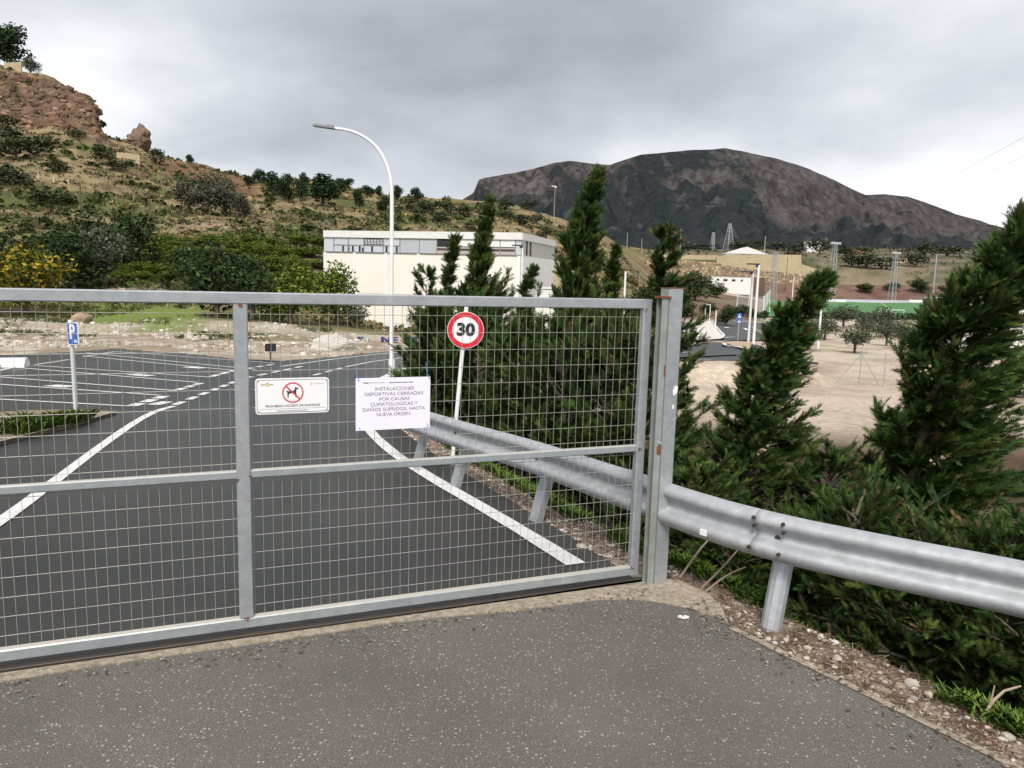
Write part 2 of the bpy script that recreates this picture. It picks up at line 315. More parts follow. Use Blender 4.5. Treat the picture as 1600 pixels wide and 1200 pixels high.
def Hf(x, y):
    x = np.atleast_1d(np.asarray(x, float)); y = np.atleast_1d(np.asarray(y, float))
    s = sdist(EDGE, x, y)
    prof = np.interp(s, [-0.3, -0.05, 0.02, 0.34, 0.66, 1.4, 2.6, 4.3, 9], [-0.05, -0.05, -0.012, 0.0, -0.25, -1.1, -2.0, -2.6, -2.9])
    V = np.interp(y, [0, 10, 24, 40], [-2.9, -2.6, -2.2, -2.4])
    lump = (fbm(x*3.1, y*3.1, 3, 5)-0.5)
    near = np.maximum(zroad(x, y)+prof, V)+np.where(s > 0.05, lump*np.clip(s, 0, 1)*0.16, 0)
    t = table_z(x, y)
    px = 800+F*x/np.maximum(y, 1)
    left = np.clip((1040-px)/120, 0, 1)
    amp = np.interp(y, [36, 50, 100, 180, 260, 600], [0, 0.25, 0.9, 2.0, 2.6, 4.0])*(0.12+0.88*left)
    t = t+amp*2.0*(fbm(x/17, y/17, 5, 11, 0.55)-0.5)
    t = t+np.clip((490-px)/40, 0, 1)*np.exp(-((y-45-2*vn(x/9, y/50, 4))/2.2)**2)*(0.05+0.55*fbm(x/2.6, y/2.6, 3, 14))
    # rock bands and terraces on the hill: step the slope
    st = np.interp(y, [60, 110, 220, 240], [0, 0.55, 0.55, 0])*left*np.clip(vn(x/35, y/35, 3)*2-0.4, 0, 1)
    hgt = 3.2+1.2*vn(x/60, y/60, 8); q = t/hgt; fr = q-np.floor(q)
    t = t*(1-st)+st*hgt*(np.floor(q)+np.clip((fr-0.68)/0.32, 0, 1))
    # crags on the steep face under the summit
    cg = np.interp(y, [216, 226, 242, 254], [0, 1, 1, 0])*np.clip((180-px)/20, 0, 1)
    t = t+cg*(fbm(x/6, y/2.2, 5, 21, 0.62)-0.5)*9
    wgt = np.clip((y-20)/10, 0, 1)
    z = near*(1-wgt)+t*wgt
    # bank that carries the road round its bend
    bank = zroad(x, y)+np.interp(s, [-0.05, 0.02, 0.6, 3.2, 9], [-0.05, -0.012, 0.0, -1.3, -3.0])-np.clip(y-43, 0, 9)*0.35-np.clip(x-13, 0, 9)*0.5
    z = np.where((y > 16) & (y < 52) & (x > -5), np.maximum(z, bank), z)
    inside = pip(ASPH, x, y)
    z = np.where(inside, np.minimum(z, zroad(x, y)-0.05), z)
    return z
def gz(x, y): return float(Hf(x, y)[0])
_Ds = np.exp(np.linspace(math.log(2.5), math.log(1400), 700))
def ground(px, py):
    """first terrain point on the ray through a pixel"""
    r = ray(px, py); P = np.array([0, 0, HC])[None]+r[None]*(_Ds/r[1])[:, None]
    h = Hf(P[:, 0], P[:, 1]); k = np.where(P[:, 2] <= h)[0]
    i = k[0] if len(k) else len(_Ds)-1
    return np.array([P[i, 0], P[i, 1], h[i]])
def terrain():
    px = np.concatenate([np.arange(-1500, -60, 45), np.arange(-60, 1660, 5.0), np.arange(1660, 3000, 45)])
    D = np.exp(np.concatenate([np.linspace(math.log(1.3), math.log(20), 105), np.linspace(math.log(20.5), math.log(205), 150), np.linspace(math.log(206), math.log(222), 14), np.linspace(math.log(222.4), math.log(246), 75), np.linspace(math.log(246.6), math.log(330), 70), np.linspace(math.log(334), math.log(1450), 40)]))
    PX, DD = np.meshgrid(px, D); X = (PX-800)/F*DD; Y = DD
    Z = Hf(X.ravel(), Y.ravel()).reshape(X.shape); n, m = X.shape
    V = np.stack([X, Y, Z], -1).reshape(-1, 3)
    i = np.arange(n-1)[:, None]*m+np.arange(m-1)[None]; T = np.stack([i, i+1, i+1+m, i+m], -1).reshape(-1, 4)
    # slope for rock
    zx = np.gradient(Z, axis=1)/np.maximum(np.gradient(X, axis=1), 1e-6); zy = np.gradient(Z, axis=0)/np.gradient(Y, axis=0)
    slope = np.hypot(zx, zy).ravel(); x, y, p = X.ravel(), Y.ravel(), PX.ravel()
    def C(*c): return np.array(c)[None]
    def mix(a, b, t): return a*(1-t[:, None])+b*t[:, None]
    ss = lambda t: np.clip(t, 0, 1)**2*(3-2*np.clip(t, 0, 1))
    n1 = fbm(x/14, y/14, 4, 31); n2 = fbm(x/4, y/4, 4, 41); n3 = fbm(x/45, y/45, 3, 51); n4 = fbm(x/1.2, y/1.2, 3, 61)
    # hillside: dry straw earth, green scrub grass, brown soil
    hill = mix(C(0.31, 0.235, 0.13), C(0.10, 0.125, 0.035), ss((n1-0.44)*5))
    hill = mix(hill, C(0.12, 0.078, 0.05), ss((n2-0.52)*5)*0.6)
    hill = mix(hill, C(0.24, 0.17, 0.07), ss((n3-0.55)*6)*ss((p-150)/200)*0.7)
    rock = mix(C(0.17, 0.088, 0.062), C(0.22, 0.145, 0.10), ss((n2-0.35)*3))
    rock = mix(rock, C(0.06, 0.045, 0.04), ss((n4-0.55)*5)*0.6)
    zz = Z.ravel(); st1 = fbm(x/9, zz/1.3, 4, 131, .6); st2 = fbm(x/2.2+y/3, zz/2.6, 4, 141, .6)
    rock = mix(rock, C(0.095, 0.055, 0.045), ss((st1-0.5)*6)*0.7); rock = mix(rock, C(0.27, 0.17, 0.115), ss((st2-0.55)*6)*0.6); rock = mix(rock, C(0.045, 0.05, 0.025), ss((n2-0.56)*8)*0.75)
    hill = mix(hill, C(0.045, 0.04, 0.022), ss((fbm(x/3, y/3, 4, 151, .6)-0.54)*8)*0.55)
    hill = mix(hill, rock, ss((slope-0.8)/0.45)*np.clip((y-95)/25, 0, 1))
    hill = mix(hill, C(0.17, 0.085, 0.062), ss((n3-0.5)*5)*ss((p-210)/60)*ss((430-p)/60)*ss((y-120)/30)*0.75)
    track = np.exp(-((y-131)/2.6)**2)*ss((390-p)/30); hill = mix(hill, C(0.34, 0.27, 0.18), track*0.9)
    # terraced grove below it
    grove = mix(C(0.17, 0.155, 0.06), C(0.16, 0.22, 0.03), ss((n1-0.4)*4)); grove = mix(grove, C(0.2, 0.15, 0.09), ss((n2-0.56)*6))
    c = mix(grove, hill, ss((y-95)/30))
    # bare ground behind the car park
    dirt = mix(C(0.47, 0.40, 0.31), C(0.33, 0.26, 0.185), ss((n2-0.4)*4)); dirt = mix(dirt, C(0.60, 0.55, 0.48), ss((n4-0.55)*7)*0.8)
    dirt = mix(dirt, C(0.14, 0.18, 0.045), ss((n1-0.6)*7)*ss((y-36)/8)*0.6)
    c = mix(dirt, c, ss((y-48+4*(n1-0.5))/6))
    lush = ss((p-120)/25)*ss((335-p)/40)*ss((y-41)/3)*ss((66-y)/8); c = mix(c, C(0.17, 0.25, 0.04), lush*ss((n2-0.25)*4)*0.95)
    # valley on the right
    sand = mix(C(0.60, 0.50, 0.395), C(0.44, 0.35, 0.265), ss((n2-0.42)*4)); sand = mix(sand, C(0.12, 0.13, 0.05), ss((n1-0.60)*8)*0.7)
    right = ss((p-960)/110)
    vfar = mix(C(0.22, 0.175, 0.11), C(0.085, 0.09, 0.045), ss((n1-0.42)*5)); vfar = mix(vfar, C(0.30, 0.24, 0.16), ss((n2-0.55)*6)*0.6)
    red = mix(C(0.205, 0.125, 0.098), C(0.15, 0.08, 0.06), ss((n2-0.4)*4))
    vv = mix(sand, red, ss((y-291)/6)*ss((335-y)/10)); vv = mix(vv, vfar, ss((y-322)/14)); vv = mix(vv, mix(red, C(0.2, 0.17, 0.1), ss((n1-0.45)*5)), ss((y-120)/30)*ss((292-y)/5)*ss((1190-p)/20))
    vv = mix(vv, C(0.05, 0.055, 0.035), ss((y-420)/100)*ss((n3-0.42)*5)*0.8)
    c = mix(c, vv, right*ss((y-12)/6))
    # verge and litter by the guard rail
    s = sdist(EDGE, x, y); nearm = ss((24-y)/5)*ss((s+0.05)/0.08)
    verge = mix(C(0.40, 0.315, 0.25), C(0.16, 0.105, 0.07), ss((fbm(x*9, y*9, 3, 71)-0.42)*5)*(0.55+0.45*ss((5.2-y)/.8)))
    litter = mix(C(0.055, 0.038, 0.026), C(0.10, 0.055, 0.035), ss((fbm(x*6, y*6, 3, 72)-0.45)*5))
    near = mix(verge, litter, ss((s-0.30)/0.3)); c = mix(c, near, nearm)
    o = np_obj('ground', V, T, mat('earth', attr=True, rough=0.95, c2=(0.10, 0.085, 0.055), scale=0.33, amt=0.3, c3=(0.06, 0.05, 0.035), scale3=4.5, amt3=0.35, bump=0.6, bscale=6, spec=0.1), cols=c, smooth=True)
    yc, pc_ = Y[:-1, :-1].ravel(), PX[:-1, :-1].ravel(); o.data.polygons.foreach_set('use_smooth', ~((yc > 95) & (pc_ < 1000)))
    tag(o, 'bare earth, verge and scrubby hillside', None, None, 'structure')
terrain()
def mountain():
    sil = [(600, 352), (660, 338), (690, 330), (720, 309), (733, 301), (741, 280), (770, 274), (800, 268), (820, 264), (855, 253), (880, 251), (905, 254), (940, 257), (960, 250), (985, 241), (1020, 237), (1060, 234), (1112, 231), (1150, 238), (1190, 246), (1230, 259), (1265, 273), (1300, 290), (1330, 303), (1360, 302), (1395, 306), (1430, 318), (1470, 333), (1510, 345), (1550, 356), (1600, 366), (1700, 385), (1850, 400), (2200, 412)]
    sx = [a for a, _ in sil]; sy = [b for _, b in sil]
    px = np.concatenate([np.arange(600, 1660, 2.2), np.arange(1660, 2200, 20)]); m = len(px)
    t = np.linspace(0, 1, 240); back = np.linspace(0.03, 1, 30)
    ridge = np.array([atd(a, b, 2700)[2] for a, b in zip(px, np.interp(px, sx, sy))])
    foot = np.array([atd(a, 396, 1300)[2] for a in px])-12
    rows = []; tt = []
    for k in list(t)+[1+b for b in back]:
        D = 1300+1400*min(k, 1) if k <= 1 else 2700+900*(k-1)
        X = (px-800)/F*D; Y = np.full(m, D)
        prof = (0.45*k+0.55*k**2.2) if k <= 1 else 1-0.6*(k-1)
        z = foot+(ridge-foot)*prof
        # spurs and gullies running down the face, plus crags near the top
        u = (X*0.9+0.25*Y)/230; gul = np.abs(fbm(u, Y/900+0.3*u, 4, 81)-0.5)*2
        amp = 150*(min(k, 1)*(1-min(k, 1)))*2.0 if k <= 1 else 0
        z = z-amp*(1-gul)*0.75+amp*0.35
        if k <= 1: z = z+((fbm(X/60, Y/60, 4, 91, 0.6)-0.5)*44+(np.abs(fbm(X/120+3, Y/260, 4, 93, 0.55)-0.5)-0.15)*190)*min(1, k*3)*min(1, (1-k)*5+0.06)
        cl = np.interp(px, [733, 745, 900, 1050], [1, 1, 0.8, 0])*np.interp(k, [0.72, 0.8, 0.98, 1.0], [0, 1, 1, 0])   # the cliff band on its left end
        z = z-cl*(fbm(X/25, Y/120, 3, 95)-0.3)*30
        rows.append(np.stack([X, Y, z], -1)); tt.append(np.full(m, min(k, 1)))
    P = np.array(rows); n = len(rows); V = P.reshape(-1, 3); t_ = np.array(tt).ravel()
    i = np.arange(n-1)[:, None]*m+np.arange(m-1)[None]; T = np.stack([i, i+1, i+1+m, i+m], -1).reshape(-1, 4)
    x, y, p = V[:, 0], V[:, 1], np.tile(px, n)
    ss = lambda q: np.clip(q, 0, 1)**2*(3-2*np.clip(q, 0, 1))
    f1 = fbm(x/150, y/190, 5, 101, 0.6); f2 = fbm(x/45, y/80, 4, 111, 0.6)
    f3 = fbm(x/11, y/26, 3, 121, 0.6); rock = np.array([0.074, 0.066, 0.069])*np.clip(0.95+(f2-.5)*1.5+(f3-.5)*2.2, .35, 1.7)[:, None]+np.array([0.012, 0.008, 0.0])*f1[:, None]
    grassy = np.array([0.060, 0.056, 0.055])*np.clip(0.95+(f2-.5)*1.2+(f3-.5)*1.8, .4, 1.6)[:, None]
    rock = rock+(grassy-rock)*ss((p-1000)/300)[:, None]*0.8
    wood = np.array([0.015, 0.023, 0.026])*(0.7+0.6*f2)[:, None]
    lim = np.interp(p, [700, 760, 900, 1000, 1100, 1180, 1300, 1450, 1600], [0.80, 0.84, 0.84, 1.0, 0.92, 0.70, 0.62, 0.66, 0.5])
    k = ss((lim-t_+(f1-0.5)*0.85+(f3-.5)*.35)*14)*np.where(f2 < 0.68, 1, 0.55); c = rock+(wood-rock)*k[:, None]
    o = np_obj('mountain', V, T, mat('mountain_rock', attr=True, rough=1.0, spec=0.0, c2=(0.03, 0.03, 0.033), scale=0.02, amt=0.5, c3=(0.12, 0.10, 0.095), scale3=0.06, amt3=0.12, bump=0.0), cols=c, smooth=False)
    tag(o, 'dark bare mountain with wooded lower slopes', None, None, 'structure')
mountain()
# ------------------------------------------------------------------ asphalt sheets and paint
def sheet(name, poly, zf, m, thick=0.06, parent=None, cuts=(5.0,)):
    bm = bmesh.new(); vs_ = [bm.verts.new((x, y, 0)) for x, y in poly]; f = bm.faces.new(vs_)
    bmesh.ops.triangulate(bm, faces=[f])
    for c in cuts:
        bmesh.ops.bisect_plane(bm, geom=bm.verts[:]+bm.edges[:]+bm.faces[:], plane_co=(0, c, 0), plane_no=(0, 1, 0))
    for v in bm.verts: v.co.z = float(zf(v.co.x, v.co.y))
    bmesh.ops.recalc_face_normals(bm, faces=bm.faces)
    if sum(f.normal.z*f.calc_area() for f in bm.faces) < 0: bmesh.ops.reverse_faces(bm, faces=bm.faces)
    if thick:
        r = bmesh.ops.extrude_face_region(bm, geom=bm.faces[:])
        for e in r['geom']:
            if isinstance(e, bmesh.types.BMVert): e.co.z += 0.0
        low = [v for v in bm.verts if v not in set(e for e in r['geom'] if isinstance(e, bmesh.types.BMVert))]
        for v in low: v.co.z -= thick
        bmesh.ops.recalc_face_normals(bm, faces=bm.faces)
    me = bpy.data.meshes.new(name); bm.to_mesh(me); bm.free(); me.materials.append(m)
    return link(bpy.data.objects.new(name, me), parent)
old = sheet('near_road', NEAR, lambda x, y: 0.0, OLD_ASPH, 0.15, cuts=()); tag(old, 'worn grey asphalt with pale stones before the gate', None, None, 'structure')
road = sheet('road', ASPH, lambda x, y: zroad(x, y)-0.012, NEW_ASPH, 0.08); tag(road, 'fresh black asphalt road and car park behind the gate', None, None, 'structure')
def resample(pts, step):
    out = [np.array(pts[0], float)]
    for a, b in zip(pts[:-1], pts[1:]):
        a, b = np.array(a, float), np.array(b, float); n = max(1, int(np.linalg.norm(b-a)/step))
        out += [a+(b-a)*k/n for k in range(1, n+1)]
    return out
def smooth_path(pts, it=2):
    pts = [np.array(p, float) for p in pts]
    for _ in range(it):
        q = [pts[0]]
        for a, b in zip(pts[:-1], pts[1:]): q += [a*.75+b*.25, a*.25+b*.75]
        pts = q+[pts[-1]]
    return pts
def ribbon(name, pts, wd, m=PAINT, parent=road, zf=lambda x, y: zroad(x, y)-0.004, step=0.5):
    P = resample(pts, step); v = []; rng = random.Random(len(P))
    for i, p in enumerate(P):
        t = P[min(i+1, len(P)-1)]-P[max(i-1, 0)]; t /= np.linalg.norm(t); nrm = np.array([-t[1], t[0]])*wd/2*(1+rng.uniform(-.05, .05))
        for s in (1, -1): q = p+nrm*s; v.append((q[0], q[1], float(zf(q[0], q[1]))))
    mb = MB(); mb.add(v, [(2*i, 2*i+1, 2*i+3, 2*i+2) for i in range(len(P)-1)])
    o = mb.build(name, m, parent, recalc=False)
    if o.data.polygons[0].normal.z < 0: o.data.flip_normals()
    return o
R_LINE = [r2(*p) for p in [(900, 880), (780, 806), (655, 735), (600, 696), (570, 664), (562, 643), (566, 622), (577, 604), (600, 587), (645, 571)]]
ribbon('edge_line', smooth_path(R_LINE+[np.array((-0.9, 29.9)), np.array((3, 32.6)), np.array((9, 34.6))]), 0.15)
L_LINE = [r2(*p) for p in [(-160, 920), (0, 815), (90, 747), (160, 694), (215, 656), (245, 641), (272, 634)]]
ribbon('edge_line', smooth_path(L_LINE), 0.12)
def dashes(a, b, n, wd, duty=0.6, name='lane_dash'):
    a, b = np.array(a), np.array(b)
    for k in range(n):
        s = a+(b-a)*k/n; ribbon(name, [s, s+(b-a)/n*duty], wd)
dashes(r2(273, 632), r2(372, 594), 6, 0.13); dashes(r2(380, 591), r2(478, 571), 5, 0.13)
dashes(r2(205, 634), r2(262, 617), 3, 0.20, 0.75); dashes(r2(277, 609), r2(318, 597), 3, 0.16, 0.7); dashes(r2(330, 588), r2(372, 577), 3, 0.16, 0.75); dashes(r2(384, 576), r2(432, 568), 3, 0.14, 0.6)
dashes(r2(490, 586), r2(540, 573), 3, 0.11, 0.6)
ribbon('lane_line', [r2(540, 573), r2(580, 565), r2(640, 557)], 0.10); ribbon('lane_line', [r2(440, 572), r2(520, 561), r2(580, 554), r2(645, 548)], 0.11)
ribbon('painted_arrow', [r2(238, 632), r2(262, 627)], 0.22)
for a, b in [((-60, 620), (204, 634)), ((-60, 596), (250, 617)), ((-60, 584), (276, 610)), ((15, 573), (308, 597)), ((58, 571), (330, 589)), ((130, 556), (372, 579)), ((135, 551), (400, 577)), ((180, 549), (430, 567))]:
    ribbon('bay_line', [r2(*a), r2(*b)], 0.10)
ribbon('bay_line', [r2(-20, 583), r2(18, 574), r2(58, 571)], 0.10); ribbon('bay_line', [r2(55, 569.5), r2(108, 561.5)], 0.09); ribbon('bay_line', [r2(130, 557), r2(180, 549)], 0.09)
for a, b in [((78, 601.5), (112, 604)), ((205, 584.5), (236, 587)), ((290, 573), (318, 575))]: ribbon('painted_symbol', [r2(*a), r2(*b)], 0.35)
# concrete sill along the gate and round its post
def wob(p, k): return (p[0]+0.02*math.sin(k*2.7), p[1]+0.02*math.cos(k*3.9))
AP = [tuple(hitz(*p)[:2]) for p in [(-260, 1104), (0, 1064), (150, 1043), (300, 1021), (450, 998), (600, 977), (720, 962), (800, 955), (880, 947), (940, 936), (1000, 938), (1060, 947), (1105, 960), (1138, 973), (1128, 950), (1105, 928), (1062, 908), (1012, 905)]]
AP = [wob(p, i) if i < 14 else p for i, p in enumerate(AP)]+[tuple(GA+GD*0.0-GN*0.055), tuple(GA+GD*2-GN*0.055), tuple(GA+GD*5-GN*0.055)]
ap = sheet('sill', AP, lambda x, y: 0.008, CONC, 0.10, cuts=()); tag(ap, 'sandy concrete sill under the gate', None, None, 'structure')
# pale concrete edging of the near road toward the bank
ED = [hitz(*p)[:2] for p in [(1143, 982), (1250, 1034), (1400, 1108), (1600, 1206)]]+[np.array((2.72, 2.1)), np.array((3.62, 0.4))]
ribbon('road_edging', ED, 0.045, CONC, old, lambda x, y: 0.006, 0.15)
# raised island with the parking sign
ISL = [tuple(r2(*p)) for p in [(182, 646), (120, 664), (60, 679), (0, 694), (-120, 735)]]+[(-9.5, 7.6), (-11, 10.5)]+[tuple(r2(*p)) for p in [(-60, 652), (40, 644), (120, 643)]]
isl = sheet('traffic_island', ISL, lambda x, y: float(zroad(x, y))+0.035, mat('island_soil', (0.20, 0.165, 0.12), 0.95, c2=(0.34, 0.27, 0.18), scale=2.5, amt=0.9, c3=(0.10, 0.08, 0.05), scale3=30, amt3=0.6, bump=0.8, bscale=25), 0.07)
tag(isl, 'soil island edged in concrete beside the car park', None, None, 'structure')
ribbon('island_edging', [np.array(p) for p in ISL[:5]], 0.06, CONC, isl, lambda x, y: zroad(x, y)+0.042)
# ------------------------------------------------------------------ lettering
def text_mesh(body, size, m, depth=0.0006, bold=0.0, spacing=1.0, align='CENTER'):
    cu = bpy.data.curves.new('lettering', 'FONT'); cu.body = body; cu.size = size; cu.align_x = align; cu.align_y = 'CENTER'; cu.extrude = depth; cu.offset = bold; cu.space_character = spacing; cu.resolution_u = 3
    o = bpy.data.objects.new('tmp', cu); col.objects.link(o); bpy.context.view_layer.update()
    me = bpy.data.meshes.new_from_object(o.evaluated_get(bpy.context.evaluated_depsgraph_get()))
    bpy.data.objects.remove(o); bpy.data.curves.remove(cu)
    me.materials.clear(); me.materials.append(m); return me
FACE = Matrix(((1, 0, 0), (0, 0, -1), (0, 1, 0)))     # text plane XY -> XZ, facing -Y
def put_text(name, body, size, m, parent, x, y, z, wd=None, **k):
    me = text_mesh(body, size, m, **k); me.transform(FACE.to_4x4())
    if wd:
        xs = [v.co.x for v in me.vertices]; f = wd/(max(xs)-min(xs)); me.transform(Matrix.Diagonal((f, 1, 1, 1)))
    me.transform(Matrix.Translation((x, y, z))); me.name = name
    return link(bpy.data.objects.new(name, me), parent)
def disc(mb, x, y, z, r0, r1, th, n=40):
    """flat ring (r0=0: disc) facing -Y"""
    a = [2*math.pi*k/n for k in range(n)]
    if r0 <= 0:
        return mb.prism([(x+r1*math.cos(t), z+r1*math.sin(t)) for t in a], y, y+th, lambda u, v, w_: (u, w_, v))
    v = [(x+r*math.cos(t), yy, z+r*math.sin(t)) for yy in (y, y+th) for r in (r0, r1) for t in a]
    f = []
    for k in range(n):
        j = (k+1) % n
        f += [(k, j, n+j, n+k), (2*n+k, 3*n+k, 3*n+j, 2*n+j), (n+k, n+j, 3*n+j, 3*n+k), (k, 2*n+k, 2*n+j, j)]
    return mb.add(v, f)
def rrect(w_, h_, r, n=5):
    out = []
    for cx, cz, a0 in ((w_/2-r, h_/2-r, 0), (-w_/2+r, h_/2-r, 90), (-w_/2+r, -h_/2+r, 180), (w_/2-r, -h_/2+r, 270)):
        for k in range(n+1): a = math.radians(a0+90*k/n); out.append((cx+r*math.cos(a), cz+r*math.sin(a)))
    return out
# ------------------------------------------------------------------ sliding gate: local +X runs right along the gate, +Y away from the camera
GRZ = math.atan2(-GD[1], -GD[0])
gate = empty('sliding_gate', (GA[0], GA[1], 0.0), GRZ, 'long galvanised steel gate of tubes and welded wire mesh closing the road', 'gate')
GL, GH, TB = 6.3, 1.84, 0.06
MIDX = -2.43; MIDX2 = -4.9
def rust_weld(mb, x, z, rng, n=5, r=0.012):
    for _ in range(n):
        mb.box((x+rng.uniform(-r, r), -0.0285, z+rng.uniform(-r, r)), (r*rng.uniform(.5, 1.2), 0.002, r*rng.uniform(.5, 1.2)), ry=rng.uniform(0, 1.5))
MB().bevbox((-GL/2, 0, GH-TB/2), (GL-2*TB-0.004, 0.05, TB), 0.006).build('top_rail', GALV, gate)
MB().bevbox((-GL/2, 0, 0.045+TB/2), (GL-2*TB-0.004, 0.05, TB), 0.006).build('bottom_rail', GALVD, gate)
for x in (-TB/2, -GL+TB/2): MB().bevbox((x, 0, 0.045+(GH-0.045)/2), (TB, 0.05, GH-0.045), 0.006).build('stile', GALV, gate)
for x in (MIDX, MIDX2): MB().bevbox((x, 0, 0.045+TB+(GH-0.045-2*TB)/2), (0.07, 0.052, GH-0.045-2*TB-0.002), 0.006).build('middle_post', GALV, gate)
for a, b in ((MIDX+0.036, -TB-0.001), (MIDX2+0.036, MIDX-0.036), (-GL+TB+0.001, MIDX2-0.036)):
    MB().bevbox(((a+b)/2, 0, 0.892), (b-a, 0.04, 0.042), 0.005).build('middle_rail', GALVD, gate)
rng = random.Random(3)
for x, z in ((-0.04, 0.89), (MIDX, 0.10), (MIDX, GH-TB-0.01), (-0.05, 0.1), (-0.05, GH-0.07), (MIDX-0.034, 0.87), (MIDX+0.034, 0.885)):
    mb = MB(); rust_weld(mb, x, z, rng, 4, 0.009); mb.build('rusty_weld', RUST, gate)
wv = MB().tube([(0, 0, 0.085), (0, 0, GH-TB+0.01)], 0.0013, 5).mesh('vertical_wire', WIREM)
x = -0.085; k = 0
while x > -GL+0.08:
    if min(abs(x-MIDX), abs(x-MIDX2)) > 0.042:
        o = link(bpy.data.objects.new('vertical_wire', wv), gate); o.location = (x, 0.012, 0); o.rotation_euler = (0, rng.gauss(0, 0.0011), 0)
    x -= 0.05
for (a, b) in ((MIDX+0.03, -0.05), (MIDX2+0.03, MIDX-0.03), (-GL+0.05, MIDX2-0.03)):
    wm = MB().tube([(a, 0, 0), (b, 0, 0)], 0.0015, 5).mesh('horizontal_wire', WIREM); z = 0.16
    while z < GH-0.09:
        if abs(z-0.892) > 0.022:
            o = link(bpy.data.objects.new('horizontal_wire', wm), gate); o.location = (0, 0.0155, z+rng.uniform(-.003, .003))
        z += 0.098
# rail the gate runs on, dark to paint in the shadow of the gap
tr = MB().bevbox((-GL/2+0.1, 0.0, -0.006), (GL+0.3, 0.05, 0.03), 0.004).build('gate_track_shade', mat('dark_steel', (0.06, 0.055, 0.05), 0.6, 0.5, c2=(0.12, 0.07, 0.04), scale=8), None)
tr.location = gate.location; tr.rotation_euler = gate.rotation_euler; tag(tr, 'dark steel ground track painting in the shadow gap under the sliding gate', 'track')
for x in (-1.0, -GL+0.9):
    w_ = MB().tube([(x, -0.014, 0.048), (x, 0.014, 0.048)], 0.024, 14).build('roller_wheel', mat('dark_steel'), gate)
# gate post with its receiving channel
pc = hitz(1027, 913)[:2]+GN*0.05
gp = empty('gate_post', (pc[0], pc[1], 0), GRZ, 'square galvanised post with receiving channel at the gate end', 'post')
MB().bevbox((0.022, 0.0, 0.945), (0.105, 0.105, 1.93), 0.008).build('post', GALV, gp)
MB().bevbox((0.022, 0.0, 1.913), (0.11, 0.11, 0.006), 0.001).build('cap', RUST, gp)
ch = MB()
ch.box((-0.036, -0.028, 0.93), (0.006, 0.06, 1.85)); ch.box((-0.058, -0.055, 0.93), (0.05, 0.006, 1.85)); ch.box((-0.058, 0.0, 0.93), (0.05, 0.006, 1.85))
ch.build('channel', mat('greenish_galvanised_steel', (0.33, 0.38, 0.37), 0.5, 0.45, c2=(0.45, 0.48, 0.47), scale=4, amt=0.8, c3=(0.24, 0.22, 0.18), scale3=10, amt3=0.5), gp)
MB().box((-0.060, -0.03, 1.857), (0.075, 0.075, 0.012)).build('channel_cap', RUST, gp)
lk = MB(); lk.box((-0.052, -0.062, 0.90), (0.026, 0.010, 0.05)); lk.build('lock_plate', RUST, gp)
MB().tube([(-0.05, -0.058, 0.945), (-0.05, -0.078, 0.945)], 0.009, 10).build('bolt', GALV, gp)
MB().prism([(0.04, 1.24), (0.066, 1.26), (0.070, 1.30), (0.045, 1.305), (0.032, 1.27)], -0.0545, -0.0525, lambda u, v, q: (u, q, v)).build('sticker', SIGNW, gp)
MB().prism([(0.035, 1.155), (0.048, 1.16), (0.047, 1.185), (0.036, 1.18)], -0.0545, -0.0525, lambda u, v, q: (u, q, v)).build('sticker', SIGNW, gp)
MB().box((-0.04, -0.0595, 1.40), (0.008, 0.003, 0.07)).build('rust_streak', RUST, gp)
# ------------------------------------------------------------------ no-animals plate on the gate
def on_gate(s, y, z):
    p = GA+GD*s+GN*y; return (p[0], p[1], z)
cs = (2.372+1.993)/2-0.004
sg = empty('animal_ban_sign', on_gate(cs, -0.030, 1.303), GRZ, 'white plate on the gate with a crossed out black dog in a red ring', 'sign')
PW, PH = 0.375, 0.188
MB().prism(rrect(PW, PH, 0.018), 0.0, 0.012, lambda u, v, q: (u, q, v)).build('frame', SIGNW, sg)
mb = MB(); mb.prism(rrect(PW-0.014, PH-0.014, 0.014), -0.0012, 0.0, lambda u, v, q: (u, q, v)); mb.build('border', BLACK, sg)
mb = MB(); mb.prism(rrect(PW-0.019, PH-0.019, 0.013), -0.0024, -0.0013, lambda u, v, q: (u, q, v)); fc = mb.build('face', SIGNW, sg)
DK = mat('print_black', (0.03, 0.028, 0.03), 0.6); GR = mat('print_grey', (0.22, 0.21, 0.23), 0.6); OC = mat('print_yellow', (0.45, 0.33, 0.06), 0.6); PK = mat('print_red', (0.60, 0.05, 0.07), 0.6); LP = mat('print_pink', (0.75, 0.42, 0.42), 0.6)
dog = [(-.0345, .008), (-.031, .0115), (-.024, .007), (-.010, .010), (.006, .011), (.010, .017), (.0105, .026), (.0135, .031), (.0155, .027), (.022, .0245), (.0285, .022), (.027, .0185), (.019, .017), (.0175, .009), (.017, .000), (.0185, -.010), (.0165, -.0215), (.0195, -.0245), (.0125, -.0245), (.0125, -.011), (.008, -.0045), (-.006, -.0035), (-.016, -.0045), (-.0205, -.010), (-.0225, -.0215), (-.0205, -.0255), (-.0275, -.0255), (-.028, -.015), (-.0285, -.006), (-.027, .001), (-.0325, .0035)]
MB().prism([(u*1.0, v*1.0+0.018) for u, v in dog], -0.0031, -0.0025, lambda u, v, q: (u, q, v)).build('dog_pictogram', DK, fc)
mb = MB(); disc(mb, 0, -0.0038, 0.018, 0.0475, 0.0545, 0.0006, 44); mb.build('ring', PK, fc)
MB().box((0, -0.0042, 0.018), (0.1, 0.0005, 0.0075), ry=math.radians(45)).build('bar', PK, fc)
put_text('lettering', 'PROHIBIDO ACCESO DE ANIMALES', 0.017, DK, fc, 0.0, -0.003, -0.0515, wd=0.277)
put_text('lettering', 'ORDENANZA DE SANIDAD DEL MUNICIPIO', 0.009, GR, fc, -0.005, -0.003, -0.0775, wd=0.155)
